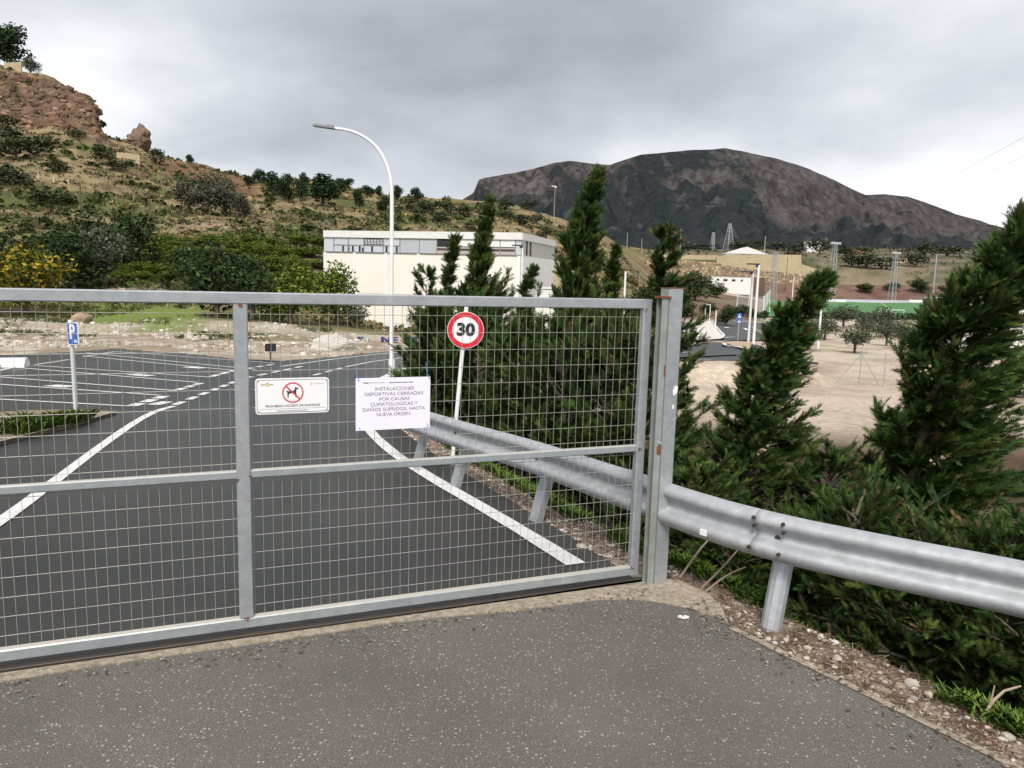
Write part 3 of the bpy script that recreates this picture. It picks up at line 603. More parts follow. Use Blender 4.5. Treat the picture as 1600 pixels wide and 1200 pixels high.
MB().box((0, -0.0029, -0.0665), (0.34, 0.0006, 0.0013)).build('rule', GR, fc)
mb = MB(); disc(mb, -0.128, -0.003, 0.063, 0.0045, 0.0095, 0.0005, 20); mb.build('emblem', OC, fc)
MB().box((-0.150, -0.003, 0.063), (0.020, 0.0005, 0.006)).build('emblem_bar', OC, fc); MB().box((-0.108, -0.003, 0.063), (0.018, 0.0005, 0.006)).build('emblem_bar', OC, fc)
MB().prism([(0.090, .070), (0.101, .070), (0.101, .059), (0.0955, .054), (0.090, .059)], -0.003, -0.0026, lambda u, v, q: (u, q, v)).build('crest', LP, fc)
MB().box((0.133, -0.003, 0.063), (0.05, 0.0005, 0.0035)).build('crest_caption', LP, fc)
for sx in (-1, 1):
    for sz in (-1, 1): MB().tube([(sx*0.172, -0.0045, sz*0.078), (sx*0.172, 0.036, sz*0.078)], 0.003, 8).build('fixing_bolt', GALV, sg)
# ------------------------------------------------------------------ closure notice
cs2 = (1.848+1.4315)/2
nt_ = empty('closure_notice', on_gate(cs2, -0.028, 1.243), GRZ, 'white paper notice tied to the gate wires, printed with the closure text', 'notice')
nw, nh = 0.418, 0.290
PAPER = mat('laminated_paper', (0.80, 0.78, 0.87), 0.35, c2=(0.77, 0.74, 0.85), scale=7, amt=0.7)
po = MB().box((0, 0, 0), (nw, 0.0016, nh)).build('sheet', PAPER, nt_)
INK = mat('print_ink', (0.24, 0.22, 0.28), 0.6)
for i, (t, wd, dx) in enumerate([('INSTALACIONES', 0.218, 0.005), ('DEPORTIVAS CERRADAS', 0.328, 0.003), ('POR CAUSAS', 0.170, 0.005), ('CLIMATOLOGICAS Y', 0.265, 0.003), ('DAÑOS SUFRIDOS, HASTA', 0.350, 0.003), ('NUEVA ORDEN.', 0.195, 0.003)]):
    put_text('lettering', t, 0.027, INK, po, dx, -0.0016, 0.083-i*0.0285, wd=wd)
for a, b, z, h in ((-0.168, -0.140, 0.118, 0.007), (-0.137, -0.052, 0.118, 0.0025), (-0.028, 0.080, 0.117, 0.005), (0.085, 0.108, 0.118, 0.006)):
    MB().box(((a+b)/2, -0.0014, z), (b-a, 0.0006, h)).build('letterhead_mark', INK, po)
TIE = mat('blue_plastic', (0.05, 0.25, 0.62), 0.4)
for x, z, ln in ((-0.198, 0.132, 0.075), (0.198, 0.135, 0.085), (-0.190, -0.132, 0.07), (0.192, -0.125, 0.05)):
    s_ = 1 if z > 0 else -1
    MB().tube([(x, 0.046, z), (x, -0.010, z+0.003), (x+0.003, -0.012, z+0.012*s_), (x+0.004, 0.040, z+0.02*s_), (x-0.004, 0.046, z+ln*s_)], 0.0018, 5).build('cable_tie', TIE, nt_)
# ------------------------------------------------------------------ guard rail
def railz(x, y): return float(zroad(x, y))
RP = []
for px, py, h in [(1760, 972, 0.50), (1600, 926, 0.51), (1400, 882, 0.525), (1190, 835, 0.53), (1050, 791, 0.53), (960, 758, 0.53), (830, 712, 0.53), (740, 686, 0.53), (672, 664, 0.53)]:
    p = hitr(px, py, h) if True else None
    RP.append(np.array([p[0], p[1]]))
RP = [RP[0]+(RP[0]-RP[1])*4]+RP+[RP[-1]+(RP[-1]-RP[-2])*1.0]
rail = empty('guardrail', (0, 0, 0), 0, 'galvanised steel crash barrier with corrugated beam along the bank', 'guardrail')
_half = [(-.002, .157), (-.026, .153), (-.055, .137), (-.076, .115), (-.083, .098), (-.083, .080), (-.074, .062), (-.044, .042), (-.018, .026), (-.009, .013)]
W_ = [(a*.85, b*.86) for a, b in _half+[(-.008, 0)]+[(a, -b) for a, b in reversed(_half)]]
LEAN = math.radians(13)
def beam(path, off, h0=0.53):
    P = resample(path, 0.12); n = len(W_); v = []
    for i, p in enumerate(P):
        t = P[min(i+1, len(P)-1)]-P[max(i-1, 0)]; t /= np.linalg.norm(t); nr = np.array([t[1], -t[0]])
        if nr[0] < 0: nr = -nr                           # outward, down the bank
        for back in (0, 0.004):
            for a, b in W_:
                a2 = a+off+back; o_ = a2*math.cos(LEAN)+b*math.sin(LEAN); z_ = -a2*math.sin(LEAN)+b*math.cos(LEAN)
                q = p+nr*o_; v.append((q[0], q[1], railz(p[0], p[1])+h0+z_))
    f = []; m = 2*n
    for i in range(len(P)-1):
        for k in range(n-1):
            f.append((i*m+k, i*m+k+1, (i+1)*m+k+1, (i+1)*m+k)); f.append((i*m+n+k+1, i*m+n+k, (i+1)*m+n+k, (i+1)*m+n+k+1))
        f.append((i*m, (i+1)*m, (i+1)*m+n, i*m+n)); f.append((i*m+n-1, i*m+2*n-1, (i+1)*m+2*n-1, (i+1)*m+n-1))
    for i in (0, len(P)-1): f += [(i*m+k, i*m+k+1, i*m+n+k+1, i*m+n+k) for k in range(n-1)]
    return MB().add(v, f)
FULL = resample(smooth_path(RP, 2), 0.04)
def px_of(p, z=0.5):
    c = RW.T @ (np.array([p[0], p[1], railz(*p)+z])-[0, 0, HC]); return 800+F*c[0]/-c[2]
i1 = min(range(len(FULL)), key=lambda i: abs(px_of(FULL[i])-1172)); i2 = min(range(len(FULL)), key=lambda i: abs(px_of(FULL[i])-1240))
i3 = min(range(len(FULL)), key=lambda i: abs(px_of(FULL[i])-700))
beam(FULL[:i1], -0.006).build('beam', GALVR, rail, smooth=True); beam(FULL[i2:], 0.0).build('beam', GALVR, rail, smooth=True)
def rail_frame(px):
    i = min(range(1, len(FULL)-1), key=lambda i: abs(px_of(FULL[i])-px)); t = FULL[i+1]-FULL[i-1]; t /= np.linalg.norm(t); nr = np.array([t[1], -t[0]])
    if nr[0] < 0: nr = -nr
    return FULL[i], t, nr
for px in (1213, 841, 712, 650, 1900):
    p, t, nr = rail_frame(px); ang = math.atan2(t[1], t[0])
    base = p+nr*(0.07-0.10); top = p+nr*(0.07+0.095); z0 = railz(*p)
    zb = min(gz(base[0], base[1]), z0)-0.25
    v = []; prof = [(-.062, -.03), (.062, -.03), (.062, .03), (.05, .03), (.05, -.018), (-.05, -.018), (-.05, .03), (-.062, .03)] if px != 1213 and px != 1900 else [(0.06*math.cos(a*math.pi/6), 0.06*math.sin(a*math.pi/6)) for a in range(12)]
    for e, z in ((base+nr*(-0.10)*0.5, zb), (top, z0+0.57)):
        for a, b in prof: q = e+t*a+nr*b; v.append((q[0], q[1], z))
    n = len(prof); MB().add(v, [(k, (k+1) % n, n+(k+1) % n, n+k) for k in range(n)]+[tuple(range(n-1, -1, -1)), tuple(range(n, 2*n))]).build('post', GALV, rail)
    b = MB(); q0 = p+nr*0.12; q1 = p-nr*0.016
    b.tube([(q0[0], q0[1], z0+0.53), (q1[0], q1[1], z0+0.53)], 0.016, 8); b.build('bolt', mat('dark_steel'), rail)
for px in (1183, 1222):
    p, t, nr = rail_frame(px)
    for h in (0.083, -0.083, 0.03):
        o_ = -0.085*math.cos(LEAN)+h*math.sin(LEAN) if abs(h) > .05 else -0.05; q = p+nr*(o_-0.008); q2 = q+nr*0.014
        z = railz(*p)+0.53+0.085*math.sin(LEAN)+h
        MB().tube([(q[0], q[1], z), (q2[0], q2[1], z)], 0.011, 8).build('bolt', mat('dark_steel'), rail)
p, t, nr = rail_frame(1117); q = p-nr*0.098
MB().box((q[0]-nr[0]*0.003, q[1]-nr[1]*0.003, 0.468), (0.045, 0.012, 0.035), rz=math.atan2(t[1], t[0])).build('reflector', SIGNW, rail)
# ------------------------------------------------------------------ speed limit sign
def sign_post(mb, a, b, r): mb.tube([a, b], r, 12)
bp = hitr(706, 716); 
tp = atd(727, 484, bp[1]-0.05)
ss_ = empty('speed_limit_sign', (bp[0], bp[1], gz(bp[0], bp[1])), 0, 'round 30 speed limit sign with red rim on a leaning pole', 'sign')
off = tp-np.array([bp[0], bp[1], gz(bp[0], bp[1])]); 
MB().bevbox((0, 0, 0), (0.045, 0.08, np.linalg.norm(off)+0.3), 0.008).build('pole', WHITE, ss_)
pole = ss_.children[0]; lean = math.atan2(off[0], off[2]); pole.rotation_euler = (0, lean, 0); pole.location = (off[0]/2, 0, off[2]/2-0.12)
cz = atd(727.5, 516, bp[1]-0.07)-np.array(ss_.location)
SR = 28.5*bp[1]/F
sy = -0.055
mb = MB(); disc(mb, 0, 0.0, 0, 0, SR, 0.012, 48); d0 = mb.build('plate', SIGNW, ss_)
mb = MB(); disc(mb, 0, -0.0015, 0, SR*0.72, SR*0.975, 0.0013, 48); d1 = mb.build('red_rim', RED, d0)
d2 = put_text('lettering', '30', SR*0.92, BLACK, d0, 0, -0.0018, 0, wd=SR*1.0, bold=SR*0.045)
mb = MB(); mb.box((0, 0.012, SR*0.35), (0.09, 0.012, 0.03)); mb.box((0, 0.012, -SR*0.35), (0.09, 0.012, 0.03)); d3 = mb.build('clamp', GALV, ss_)
for d in (d0, d3): d.location = (cz[0], sy, cz[2]); d.rotation_euler = (0, lean*0.25, math.radians(4))
# ------------------------------------------------------------------ parking sign
bp = hitr(119, 648); z0 = float(zroad(bp[0], bp[1]))
ps = empty('parking_sign', (bp[0], bp[1], z0+0.03), 0, 'small blue P parking sign on a pale pole in the island', 'sign')
tp = atd(110.5, 503, bp[1])-np.array(ps.location); L_ = np.linalg.norm(tp)
MB().tube([(0, 0, -0.1), tuple(tp)], 0.033, 12).build('pole', mat('pale_grey_paint', (0.55, 0.58, 0.60), 0.4, c2=(0.47, 0.5, 0.52), scale=5), ps)
MB().tube([tuple(tp), tuple(tp+np.array([0, 0, 0.03]))], 0.036, 12).build('pole_cap', SIGNW, ps)
pcn = atd(116, 521, bp[1]-0.05)-np.array(ps.location)
pl = MB(); pl.prism(rrect(0.29, 0.345, 0.03), 0, 0.014, lambda u, v, q: (u, q, v)); pl = pl.build('plate', SIGNW, ps)
pb = MB(); pb.prism(rrect(0.265, 0.32, 0.024), -0.0015, 0.0, lambda u, v, q: (u, q, v)); pb = pb.build('blue_face', BLUE, pl)
pt = put_text('lettering', 'P', 0.31, SIGNW, pl, -0.01, -0.0025, 0.02, bold=0.010); pt2 = put_text('lettering', '24h', 0.06, SIGNW, pl, 0.075, -0.0025, -0.115, bold=0.002)
for d in (pl,): d.location = (pcn[0], pcn[1]-0.045, pcn[2]); d.rotation_euler = (0, math.radians(-2.5), math.radians(-32))
# ------------------------------------------------------------------ street lamp by the bend
lb = hitr(612, 591); D = lb[1]; z0 = gz(lb[0], lb[1])
lamp = empty('street_lamp', (lb[0], lb[1], z0), 0, 'tall white street lamp with a long curved arm and flat dark head', 'street lamp')
def lp_(px, py): return tuple(atd(px, py, D)-np.array(lamp.location))
path = [(0, 0, -0.2), (0, 0, 0.02)]+[lp_(px, py) for px, py in [(611.5, 480), (612, 380), (612.5, 320), (612, 292), (608, 268), (600, 247), (588, 229), (574, 217), (558, 208), (542, 203), (520, 200)]]
P_ = [path[0], path[1]]+[tuple(q) for q in smooth_path(path[1:], 2)][1:]
n_ = len(P_); rr = [0.058-(0.026*i/n_) for i in range(n_)]
MB().tube(P_, rr, 12).build('pole', WHITE, lamp, smooth=True)
MB().tube([(0, 0, -0.02), (0, 0, 0.03)], 0.16, 14).build('base_plate', WHITE, lamp)
MB().tube([(0, 0, 0.0), (0, 0, 0.5)], 0.085, 14).build('base_sleeve', WHITE, lamp)
a, b = np.array(lp_(524, 200.5)), np.array(lp_(490, 195.5)); c = (a+b)/2; ang = math.atan2((b-a)[2], abs((b-a)[0])); ln = np.linalg.norm(b-a)
h = MB(); h.box((0.0, 0, 0.0), (ln, 0.24, 0.05), taper=0.85); h.box((ln*0.28, 0, 0.03), (ln*0.4, 0.16, 0.05), taper=0.7)
ho = h.build('lamp_head', mat('dark_blue_grey', (0.025, 0.03, 0.045), 0.45), lamp); ho.location = tuple(c); ho.rotation_euler = (0, ang, 0)
lo = MB().box((-ln*0.15, 0, -0.028), (ln*0.55, 0.19, 0.008)).build('diffuser', mat('lamp_glass', (0.5, 0.52, 0.55), 0.2), ho)
# ------------------------------------------------------------------ foliage
def norm(a): return a/np.maximum(np.linalg.norm(a, axis=-1, keepdims=True), 1e-9)
def leaf_cloud(rng, n, blobs, size, base, var=0.35, up=0.25, light=None, shell=0.55):
    """n small leaf faces (diamonds) spread through the blobs' volume; returns V, T(quads), colours"""
    w_ = np.array([b[1][0]*b[1][1]+b[1][0]*b[1][2] for b in blobs]); idx = rng.choice(len(blobs), n, p=w_/w_.sum())
    c = np.array([b[0] for b in blobs])[idx]; r = np.array([b[1] for b in blobs])[idx]
    d = norm(rng.normal(size=(n, 3))); rad = shell+(1-shell)*rng.random(n)**0.6
    rad *= 0.82+0.36*fbm(d[:, 0]*2.2+idx*3.1, d[:, 1]*2.2+d[:, 2]*2.7, 2, 7)
    p = c+d*r*rad[:, None]
    nrm = norm(d+rng.normal(size=(n, 3))*0.9+np.array([0, 0, up])); t = norm(np.cross(nrm, rng.normal(size=(n, 3)))); b = np.cross(nrm, t)
    s = size*(0.6+0.8*rng.random(n))[:, None]
    V = np.stack([p-t*s, p-b*s*0.55, p+t*s, p+b*s*0.55], 1).reshape(-1, 3)
    tint = rng.random(len(blobs))[idx]; k = (1-var)+2*var*(0.55*rng.random(n)+0.45*tint)
    col_ = np.array(base)[None]*k[:, None]
    if light is not None: col_ = np.where((rng.random(n) < light[1])[:, None], np.array(light[0])[None]*(0.7+0.6*rng.random(n))[:, None], col_)
    return V, np.arange(4*n).reshape(-1, 4), np.repeat(col_, 4, 0)
# unit-size trees of each kind: trunk and crown meshes, width and height 1
KIND = {
 'carob':  dict(c=(0.024, 0.042, 0.014), n=2600, s=0.030, var=0.5, light=((0.07, 0.10, 0.03), 0.16), low=0.04),
 'pine':   dict(c=(0.022, 0.040, 0.017), n=1700, s=0.036, var=0.45, light=((0.05, 0.08, 0.03), 0.15), low=0.12),
 'olive':  dict(c=(0.062, 0.075, 0.043), n=1900, s=0.028, var=0.45, light=((0.15, 0.16, 0.11), 0.2), low=0.18),
 'citrus': dict(c=(0.065, 0.10, 0.012), n=2200, s=0.030, var=0.5, light=((0.20, 0.24, 0.03), 0.3), low=0.04),
 'yellow': dict(c=(0.070, 0.088, 0.012), n=2600, s=0.026, var=0.5, light=((0.36, 0.27, 0.03), 0.36), low=0.03),
 'grey':   dict(c=(0.072, 0.075, 0.050), n=1900, s=0.030, var=0.45, light=((0.12, 0.12, 0.085), 0.2), low=0.06),
 'dry':    dict(c=(0.14, 0.105, 0.07), n=900, s=0.022, var=0.4, light=((0.2, 0.16, 0.11), 0.3), low=0.06),
 'scrub':  dict(c=(0.034, 0.046, 0.020), n=420, s=0.055, var=0.5, light=((0.09, 0.10, 0.045), 0.2), low=0.02)}
LIB = {}
def tree_meshes(kind, var):
    if (kind, var) in LIB: return LIB[kind, var]
    k = KIND[kind]; rng = np.random.default_rng(abs(hash_(kind))+var*7); lo = k['low']
    nb = 9+var % 3; blobs = []
    for i in range(nb):
        a = 2*math.pi*(i/nb)+rng.uniform(-.4, .4); rr = rng.uniform(0.16, 0.30) if i else 0; z = lo+rng.uniform(0.25, 0.75)*(1-lo)
        if kind == 'pine': z = lo+(0.2+0.6*i/nb)*(1-lo); rr *= 1.15-0.9*(i/nb)
        q = rng.uniform(0.17, 0.26)
        blobs.append(((rr*math.cos(a), rr*math.sin(a), z), (q, q, min(q*rng.uniform(.8, 1.15), z-lo*0.5, 1.02-z))))
    blobs.append(((0, 0, lo+0.45*(1-lo)), (0.3, 0.3, 0.40*(1-lo)))); blobs.append(((rng.uniform(-.12, .12), rng.uniform(-.12, .12), 0.84), (0.18, 0.18, 0.16)))
    V, T, C = leaf_cloud(rng, k['n'], blobs, k['s'], k['c'], k['var'], light=k['light'], shell=0.35)
    crown = np_mesh(kind+'_crown', V, T, LEAF, C)
    tb = MB(); tb.tube([(0, 0, -0.06), (0.01, 0.01, lo+0.12), (0.03, -0.01, 0.45)], [0.035, 0.028, 0.018], 7)
    for i in range(4):
        b = blobs[i*2][0]; tb.tube([(0.01, 0.01, lo+0.1), (b[0]*.5, b[1]*.5, (b[2]+lo)*.52), b], [0.018, 0.012, 0.005], 5)
    LIB[kind, var] = (tb.mesh(kind+'_trunk', BARK), crown); return LIB[kind, var]
def hash_(s): return sum((i+1)*ord(c) for i, c in enumerate(s))
_tk = [0]
def tree(name, kind, px, py, wpx, hpx, label, group=None, cat='tree', D=None):
    """a tree whose foot is where the ray through (px, py) meets the ground; wpx, hpx: its size in the photograph"""
    g = ground(px, py) if D is None else None
    if g is None: p = atd(px, py, D); g = np.array([p[0], p[1], gz(p[0], p[1])])
    m = g[1]/F; _tk[0] += 1
    o = empty(name, g-np.array([0, 0, 0.02]), (_tk[0]*2.399) % 6.28, label, cat, group)
    tm, cm = tree_meshes(kind, _tk[0] % 3)
    for nm, me in (('trunk', tm), ('crown', cm)):
        c = link(bpy.data.objects.new(nm, me), o)
    o.scale = (wpx*m*1.28, wpx*m*1.28, hpx*m*1.1)
    return o
# ---- near trees and bushes behind the car park
tree('mimosa', 'yellow', 42, 492, 118, 108, 'bushy tree covered in yellow blossom behind the car park')
tree('carob_tree', 'carob', -20, 490, 90, 130, 'dark evergreen tree rising behind the yellow blossom')
tree('carob_tree', 'carob', 118, 462, 88, 95, 'dark round evergreen with a solid base beside the yellow blossom')
G1 = 'dark evergreens in the grove below the hillside track'
for a in [(150, 428, 96, 84), (200, 425, 84, 86), (75, 440, 90, 70), (20, 440, 80, 60), (105, 405, 80, 48)]: tree('carob_tree', 'carob', *a, 'dark evergreen in the grove below the hillside track', G1)
tree('olive_tree', 'olive', 165, 452, 74, 92, 'pale grey green olive in front of the dark grove')
tree('carob_tree', 'carob', 338, 497, 110, 112, 'broad dark evergreen standing at the dirt edge above the car park')
tree('carob_tree', 'carob', 395, 500, 80, 95, 'dark evergreen between the broad evergreen and the leafy fruit trees')
tree('orange_tree', 'citrus', 455, 506, 105, 90, 'leafy green fruit tree with the broadest crown near the warehouse')
tree('orange_tree', 'citrus', 525, 508, 80, 92, 'leafy green fruit tree against the warehouse wall')
tree('carob_tree', 'carob', 300, 445, 60, 58, 'small dark evergreen on the terrace behind the broad evergreen')
tree('dry_bush', 'dry', 228, 478, 60, 34, 'brown leafless bush in front of the grove', cat='bush')
tree('olive_tree', 'olive', 556, 513, 42, 34, 'small grey green olive beside the warehouse base')
tree('olive_tree', 'olive', 652, 512, 34, 34, 'small grey olive between the lamp and the cypresses')
G2 = 'yellow green bushes on the terraces'
for px, py, w_, h in [(190, 432, 44, 20), (225, 430, 46, 22), (262, 432, 46, 20), (200, 412, 40, 18), (240, 410, 44, 18), (280, 410, 40, 18), (232, 394, 46, 16), (275, 392, 42, 15), (365, 392, 44, 15), (405, 395, 40, 16), (440, 398, 40, 16), (475, 402, 34, 16), (385, 420, 50, 22), (430, 425, 50, 24), (215, 452, 40, 14), (160, 470, 40, 12), (190, 472, 38, 12)]+[(px+((py*7) % 13), py, 40+(px % 9), 15+(px*py) % 8) for py in (386, 403, 421, 440) for px in range(182, 490, 34)]:
    tree('citrus_bush', 'citrus', px, py, w_, h, 'low yellow green bush in the terraced rows below the hill', G2, 'bush')
# ---- trees on the hillside and along the ridge
G3 = 'grey green trees in the hillside hollow'
for px, py, w_, h in [(295, 330, 52, 40), (325, 335, 60, 58), (352, 338, 50, 44), (378, 342, 36, 36), (345, 308, 40, 32), (302, 312, 40, 30)]: tree('grey_tree', 'grey', px, py, w_, h, 'grey green tree massed in the hollow of the hill', G3)
G4 = 'pines along the ridge'
for px, py, w_, h in [(388, 290, 18, 14), (405, 288, 26, 20), (428, 306, 36, 34), (448, 316, 34, 40), (470, 318, 26, 30), (475, 296, 18, 24), (532, 298, 26, 18), (575, 308, 26, 16), (592, 310, 14, 18), (620, 314, 22, 22), (650, 316, 24, 20), (545, 292, 22, 12)]: tree('pine_tree', 'pine', px, py, w_, h, 'dark pine on the ridge behind the warehouse', G4)
tree('pine_tree', 'pine', 505, 322, 62, 46, 'broadest dark pine on the ridge, alone above the rock bands')
tree('pine_tree', 'pine', 559, 326, 22, 26, 'small round pine on the straw slope beside the broadest pine')
tree('pine_tree', 'pine', 600, 334, 24, 26, 'round pine just below the ridge close to the lamp pole')
tree('hilltop_tree', 'carob', -14, 99, 60, 66, 'broad dark tree behind the cliff top tree', D=264)
tree('hilltop_tree', 'pine', 16, 99, 62, 60, 'dark tree crowning the cliff top', D=262)
tree('hilltop_bush', 'grey', 48, 110, 26, 22, 'small bush on the cliff edge beside the crowning tree', cat='bush', D=262)
tree('ridge_bush', 'pine', 296, 256, 14, 13, 'lone round bush on the red ridge line', cat='bush', D=261)
G5 = 'bushes on the steep slope'
for px, py, w_, h in [(25, 250, 60, 44), (60, 245, 50, 30), (10, 215, 50, 26), (95, 322, 44, 18), (60, 318, 44, 18), (160, 250, 36, 16), (180, 268, 34, 14), (120, 220, 28, 12), (245, 258, 26, 22), (85, 270, 44, 20), (20, 290, 50, 24)]: tree('slope_bush', 'scrub', px, py, w_, h, 'dark spreading bush on the steep slope under the cliff', G5, 'bush')
G6 = 'bushes above the warehouse'
for px, py, w_, h in [(640, 330, 30, 16), (668, 332, 34, 18), (700, 334, 34, 16), (655, 345, 30, 14), (690, 350, 34, 16), (725, 340, 30, 18), (760, 335, 30, 18), (790, 328, 34, 14), (825, 328, 30, 14), (815, 352, 34, 14), (838, 350, 28, 16), (850, 374, 26, 18), (735, 362, 26, 12), (790, 345, 26, 14), (865, 330, 24, 10)]: tree('hill_bush', 'scrub', px, py, w_, h, 'grey green bush on the straw slope above the warehouse', G6, 'bush')
# ---- valley side on the right
G7 = 'bushes beyond the football pitch'
for px, py, w_, h in [(1215, 392, 40, 12), (1250, 394, 44, 16), (1280, 397, 40, 22), (1240, 402, 40, 14), (1330, 418, 40, 22), (1355, 420, 50, 22), (1385, 422, 40, 18), (1430, 418, 40, 26), (1445, 402, 34, 22), (1350, 402, 34, 14), (1320, 400, 34, 16), (1480, 400, 50, 14), (1100, 392, 30, 10), (1075, 392, 34, 12), (1150, 392, 34, 14), (1185, 390, 26, 14)]: tree('valley_bush', 'scrub', px, py, w_, h, 'dark bush on the terraced slope beyond the football pitch', G7, 'bush')
G8 = 'bushes on the red bank'
for px, py, w_, h in [(1351, 457, 28, 14), (1393, 456, 24, 12), (1436, 458, 32, 20)]: tree('bank_bush', 'carob', px, py, w_, h, 'small dark bush on the red bank behind the pitch', G8, 'bush')
G9 = 'olive trees on the pale path'
for px, py, w_, h in [(a, b, c*1.35, d*1.3) for a, b, c, d in [(1375, 520, 32, 30), (1352, 530, 26, 30), (1385, 541, 32, 32), (1335, 552, 40, 32), (1288, 532, 34, 30), (1318, 512, 34, 26), (1410, 546, 26, 36), (1260, 548, 40, 34)]]: tree('olive_tree', 'olive', px, py, w_, h, 'small gnarled olive tree on pale ground before the pitch', G9)
G10 = 'shrubs beside the far car park'
for px, py, w_, h in [(1135, 508, 36, 30), (1160, 495, 34, 18), (1178, 500, 22, 16), (1194, 500, 16, 14), (1108, 492, 34, 18), (1060, 505, 60, 40), (1085, 470, 50, 44), (1120, 465, 34, 22), (1040, 480, 50, 50)]: tree('shrub', 'carob', px, py, w_, h, 'rounded green shrub beside the far car park', G10, 'bush')
tree('grey_shrub', 'olive', 985, 470, 40, 42, 'grey leafed tree behind the gate corner', D=48)
G11 = 'green trees behind the warehouse'
for px, py, w_, h in [(885, 450, 36, 34), (1000, 458, 50, 50), (1020, 470, 54, 60), (960, 455, 46, 44)]: tree('green_tree', 'carob', px, py, w_, h, 'mid green tree between the warehouse and the far stone wall', G11, D=100)
tree('yellow_shrub', 'citrus', 1600, 622, 95, 88, 'bright yellow green shrub at the edge of the gravel field', cat='bush')
# ---- countless low scrub on the hill
def scrub():
    rng = np.random.default_rng(5); V_, T_, C_ = [], [], []; base = 0
    N = 3000; D = np.exp(rng.uniform(math.log(62), math.log(268), N)); px = rng.uniform(-320, 1030, N); x = (px-800)/F*D
    keep = (fbm(x/14, D/14, 4, 31) > 0.40+0.13*rng.random(N)) & ~((px > 480) & (px < 890) & (D < 108) & (D > 70))
    x, D = x[keep], D[keep]; z = Hf(x, D)
    s = np.interp(D, [60, 260], [0.7, 1.6])*(0.5+0.9*rng.random(len(x)))
    cols = np.array([(0.032, 0.048, 0.016), (0.060, 0.075, 0.024), (0.085, 0.085, 0.040), (0.11, 0.10, 0.04), (0.055, 0.085, 0.02)])
    n = 26
    for i in range(len(x)):
        d = norm(rng.normal(size=(n, 3))); d[:, 2] = np.abs(d[:, 2]); p = np.array([x[i], D[i], z[i]-0.05])+d*s[i]*np.array([1, 1, 0.75])*(0.5+0.5*rng.random((n, 1)))
        t = norm(rng.normal(size=(n, 3))); b = norm(np.cross(t, rng.normal(size=(n, 3)))); q = s[i]*0.34*(0.6+0.8*rng.random((n, 1)))
        V_.append(np.stack([p-t*q, p-b*q*.7, p+t*q, p+b*q*.7], 1).reshape(-1, 3)); cc = cols[rng.integers(5)]*(0.6+0.8*rng.random((n, 1))); C_.append(np.repeat(cc, 4, 0))
    N = 15000; D = np.exp(rng.uniform(math.log(60), math.log(258), N)); px = rng.uniform(-200, 1040, N); x = (px-800)/F*D; kp = ~((px > 480) & (px < 890) & (D < 108) & (D > 70)); x, D = x[kp], D[kp]; z = Hf(x, D); n = 6; M = len(x)
    s = np.repeat(np.interp(D, [60, 260], [0.28, 0.75])*(0.4+rng.random(M)), n)[:, None]; d = norm(rng.normal(size=(M*n, 3))); d[:, 2] = np.abs(d[:, 2])*.8; p = np.repeat(np.stack([x, D, z-.05], -1), n, 0)+d*s
    t = norm(rng.normal(size=(M*n, 3))); b = norm(np.cross(t, rng.normal(size=(M*n, 3)))); q = s*.55*(0.6+0.8*rng.random((M*n, 1)))
    V_.append(np.stack([p-t*q, p-b*q*.6, p+t*q, p+b*q*.6], 1).reshape(-1, 3)); tc_ = np.array([(0.24, 0.185, 0.09), (0.16, 0.14, 0.06), (0.085, 0.10, 0.035), (0.28, 0.21, 0.10), (0.055, 0.075, 0.024)])[np.repeat(rng.integers(0, 5, M), n)]; C_.append(np.repeat(tc_*(0.7+0.6*rng.random((M*n, 1))), 4, 0))
    V = np.concatenate(V_); T = np.arange(len(V)).reshape(-1, 4)
    tag(np_obj('hillside_scrub', V, T, LEAF, cols=np.concatenate(C_)), 'low scrub scattered over the hillside', None, None, 'stuff')
    # the same on the slopes beyond the pitch
    N = 1500; D = rng.uniform(318, 900, N); px = rng.uniform(960, 1700, N); x = (px-800)/F*D; keep = fbm(x/14, D/14, 4, 31) > 0.42+0.15*rng.random(N); x, D = x[keep], D[keep]; z = Hf(x, D); V_, C_ = [], []
    for i in range(len(x)):
        s1 = 1.2*(0.5+rng.random())*D[i]/400; d = norm(rng.normal(size=(n, 3))); d[:, 2] = np.abs(d[:, 2]); p = np.array([x[i], D[i], z[i]-0.05])+d*s1*(0.5+0.5*rng.random((n, 1)))
        t = norm(rng.normal(size=(n, 3))); b = norm(np.cross(t, rng.normal(size=(n, 3)))); q = s1*0.34*(0.6+0.8*rng.random((n, 1)))
        V_.append(np.stack([p-t*q, p-b*q*.7, p+t*q, p+b*q*.7], 1).reshape(-1, 3)); C_.append(np.repeat(cols[rng.integers(3)]*(0.6+0.8*rng.random((n, 1))), 4, 0))
    V = np.concatenate(V_); tag(np_obj('valley_scrub', V, np.arange(len(V)).reshape(-1, 4), LEAF, cols=np.concatenate(C_)), 'low scrub on the slopes beyond the pitch', None, None, 'stuff')
scrub()
# ------------------------------------------------------------------ cypresses on the bank
def frond_template(rng, nb=8):
    V = []
    for i in range(nb):
        t = 0.05+0.9*i/nb; L_ = 0.44*(1-0.62*t)+0.03
        for sgn in (-1, 1):
            a = sgn*math.radians(40-14*t+rng.uniform(-9, 9)); dz = rng.uniform(-.16, .16)
            d = np.array([math.cos(a), math.sin(a), dz]); n = np.array([-math.sin(a), math.cos(a), 0]); o = np.array([t, 0, -0.10*t*t])
            l = L_*rng.uniform(.75, 1.2); wd = 0.030+0.014*rng.random()
            V.append([o-n*wd, o+n*wd, o+d*l+[0, 0, -0.07*l]])
    V.append([[.9, -.03, -.08], [1.16, 0, -.13], [.9, .03, -.08]])
    return np.array(V).reshape(-1, 3)
_fr = np.random.default_rng(9); FROND = [frond_template(_fr) for _ in range(4)]; FROND_S = [frond_template(_fr, 7) for _ in range(4)]
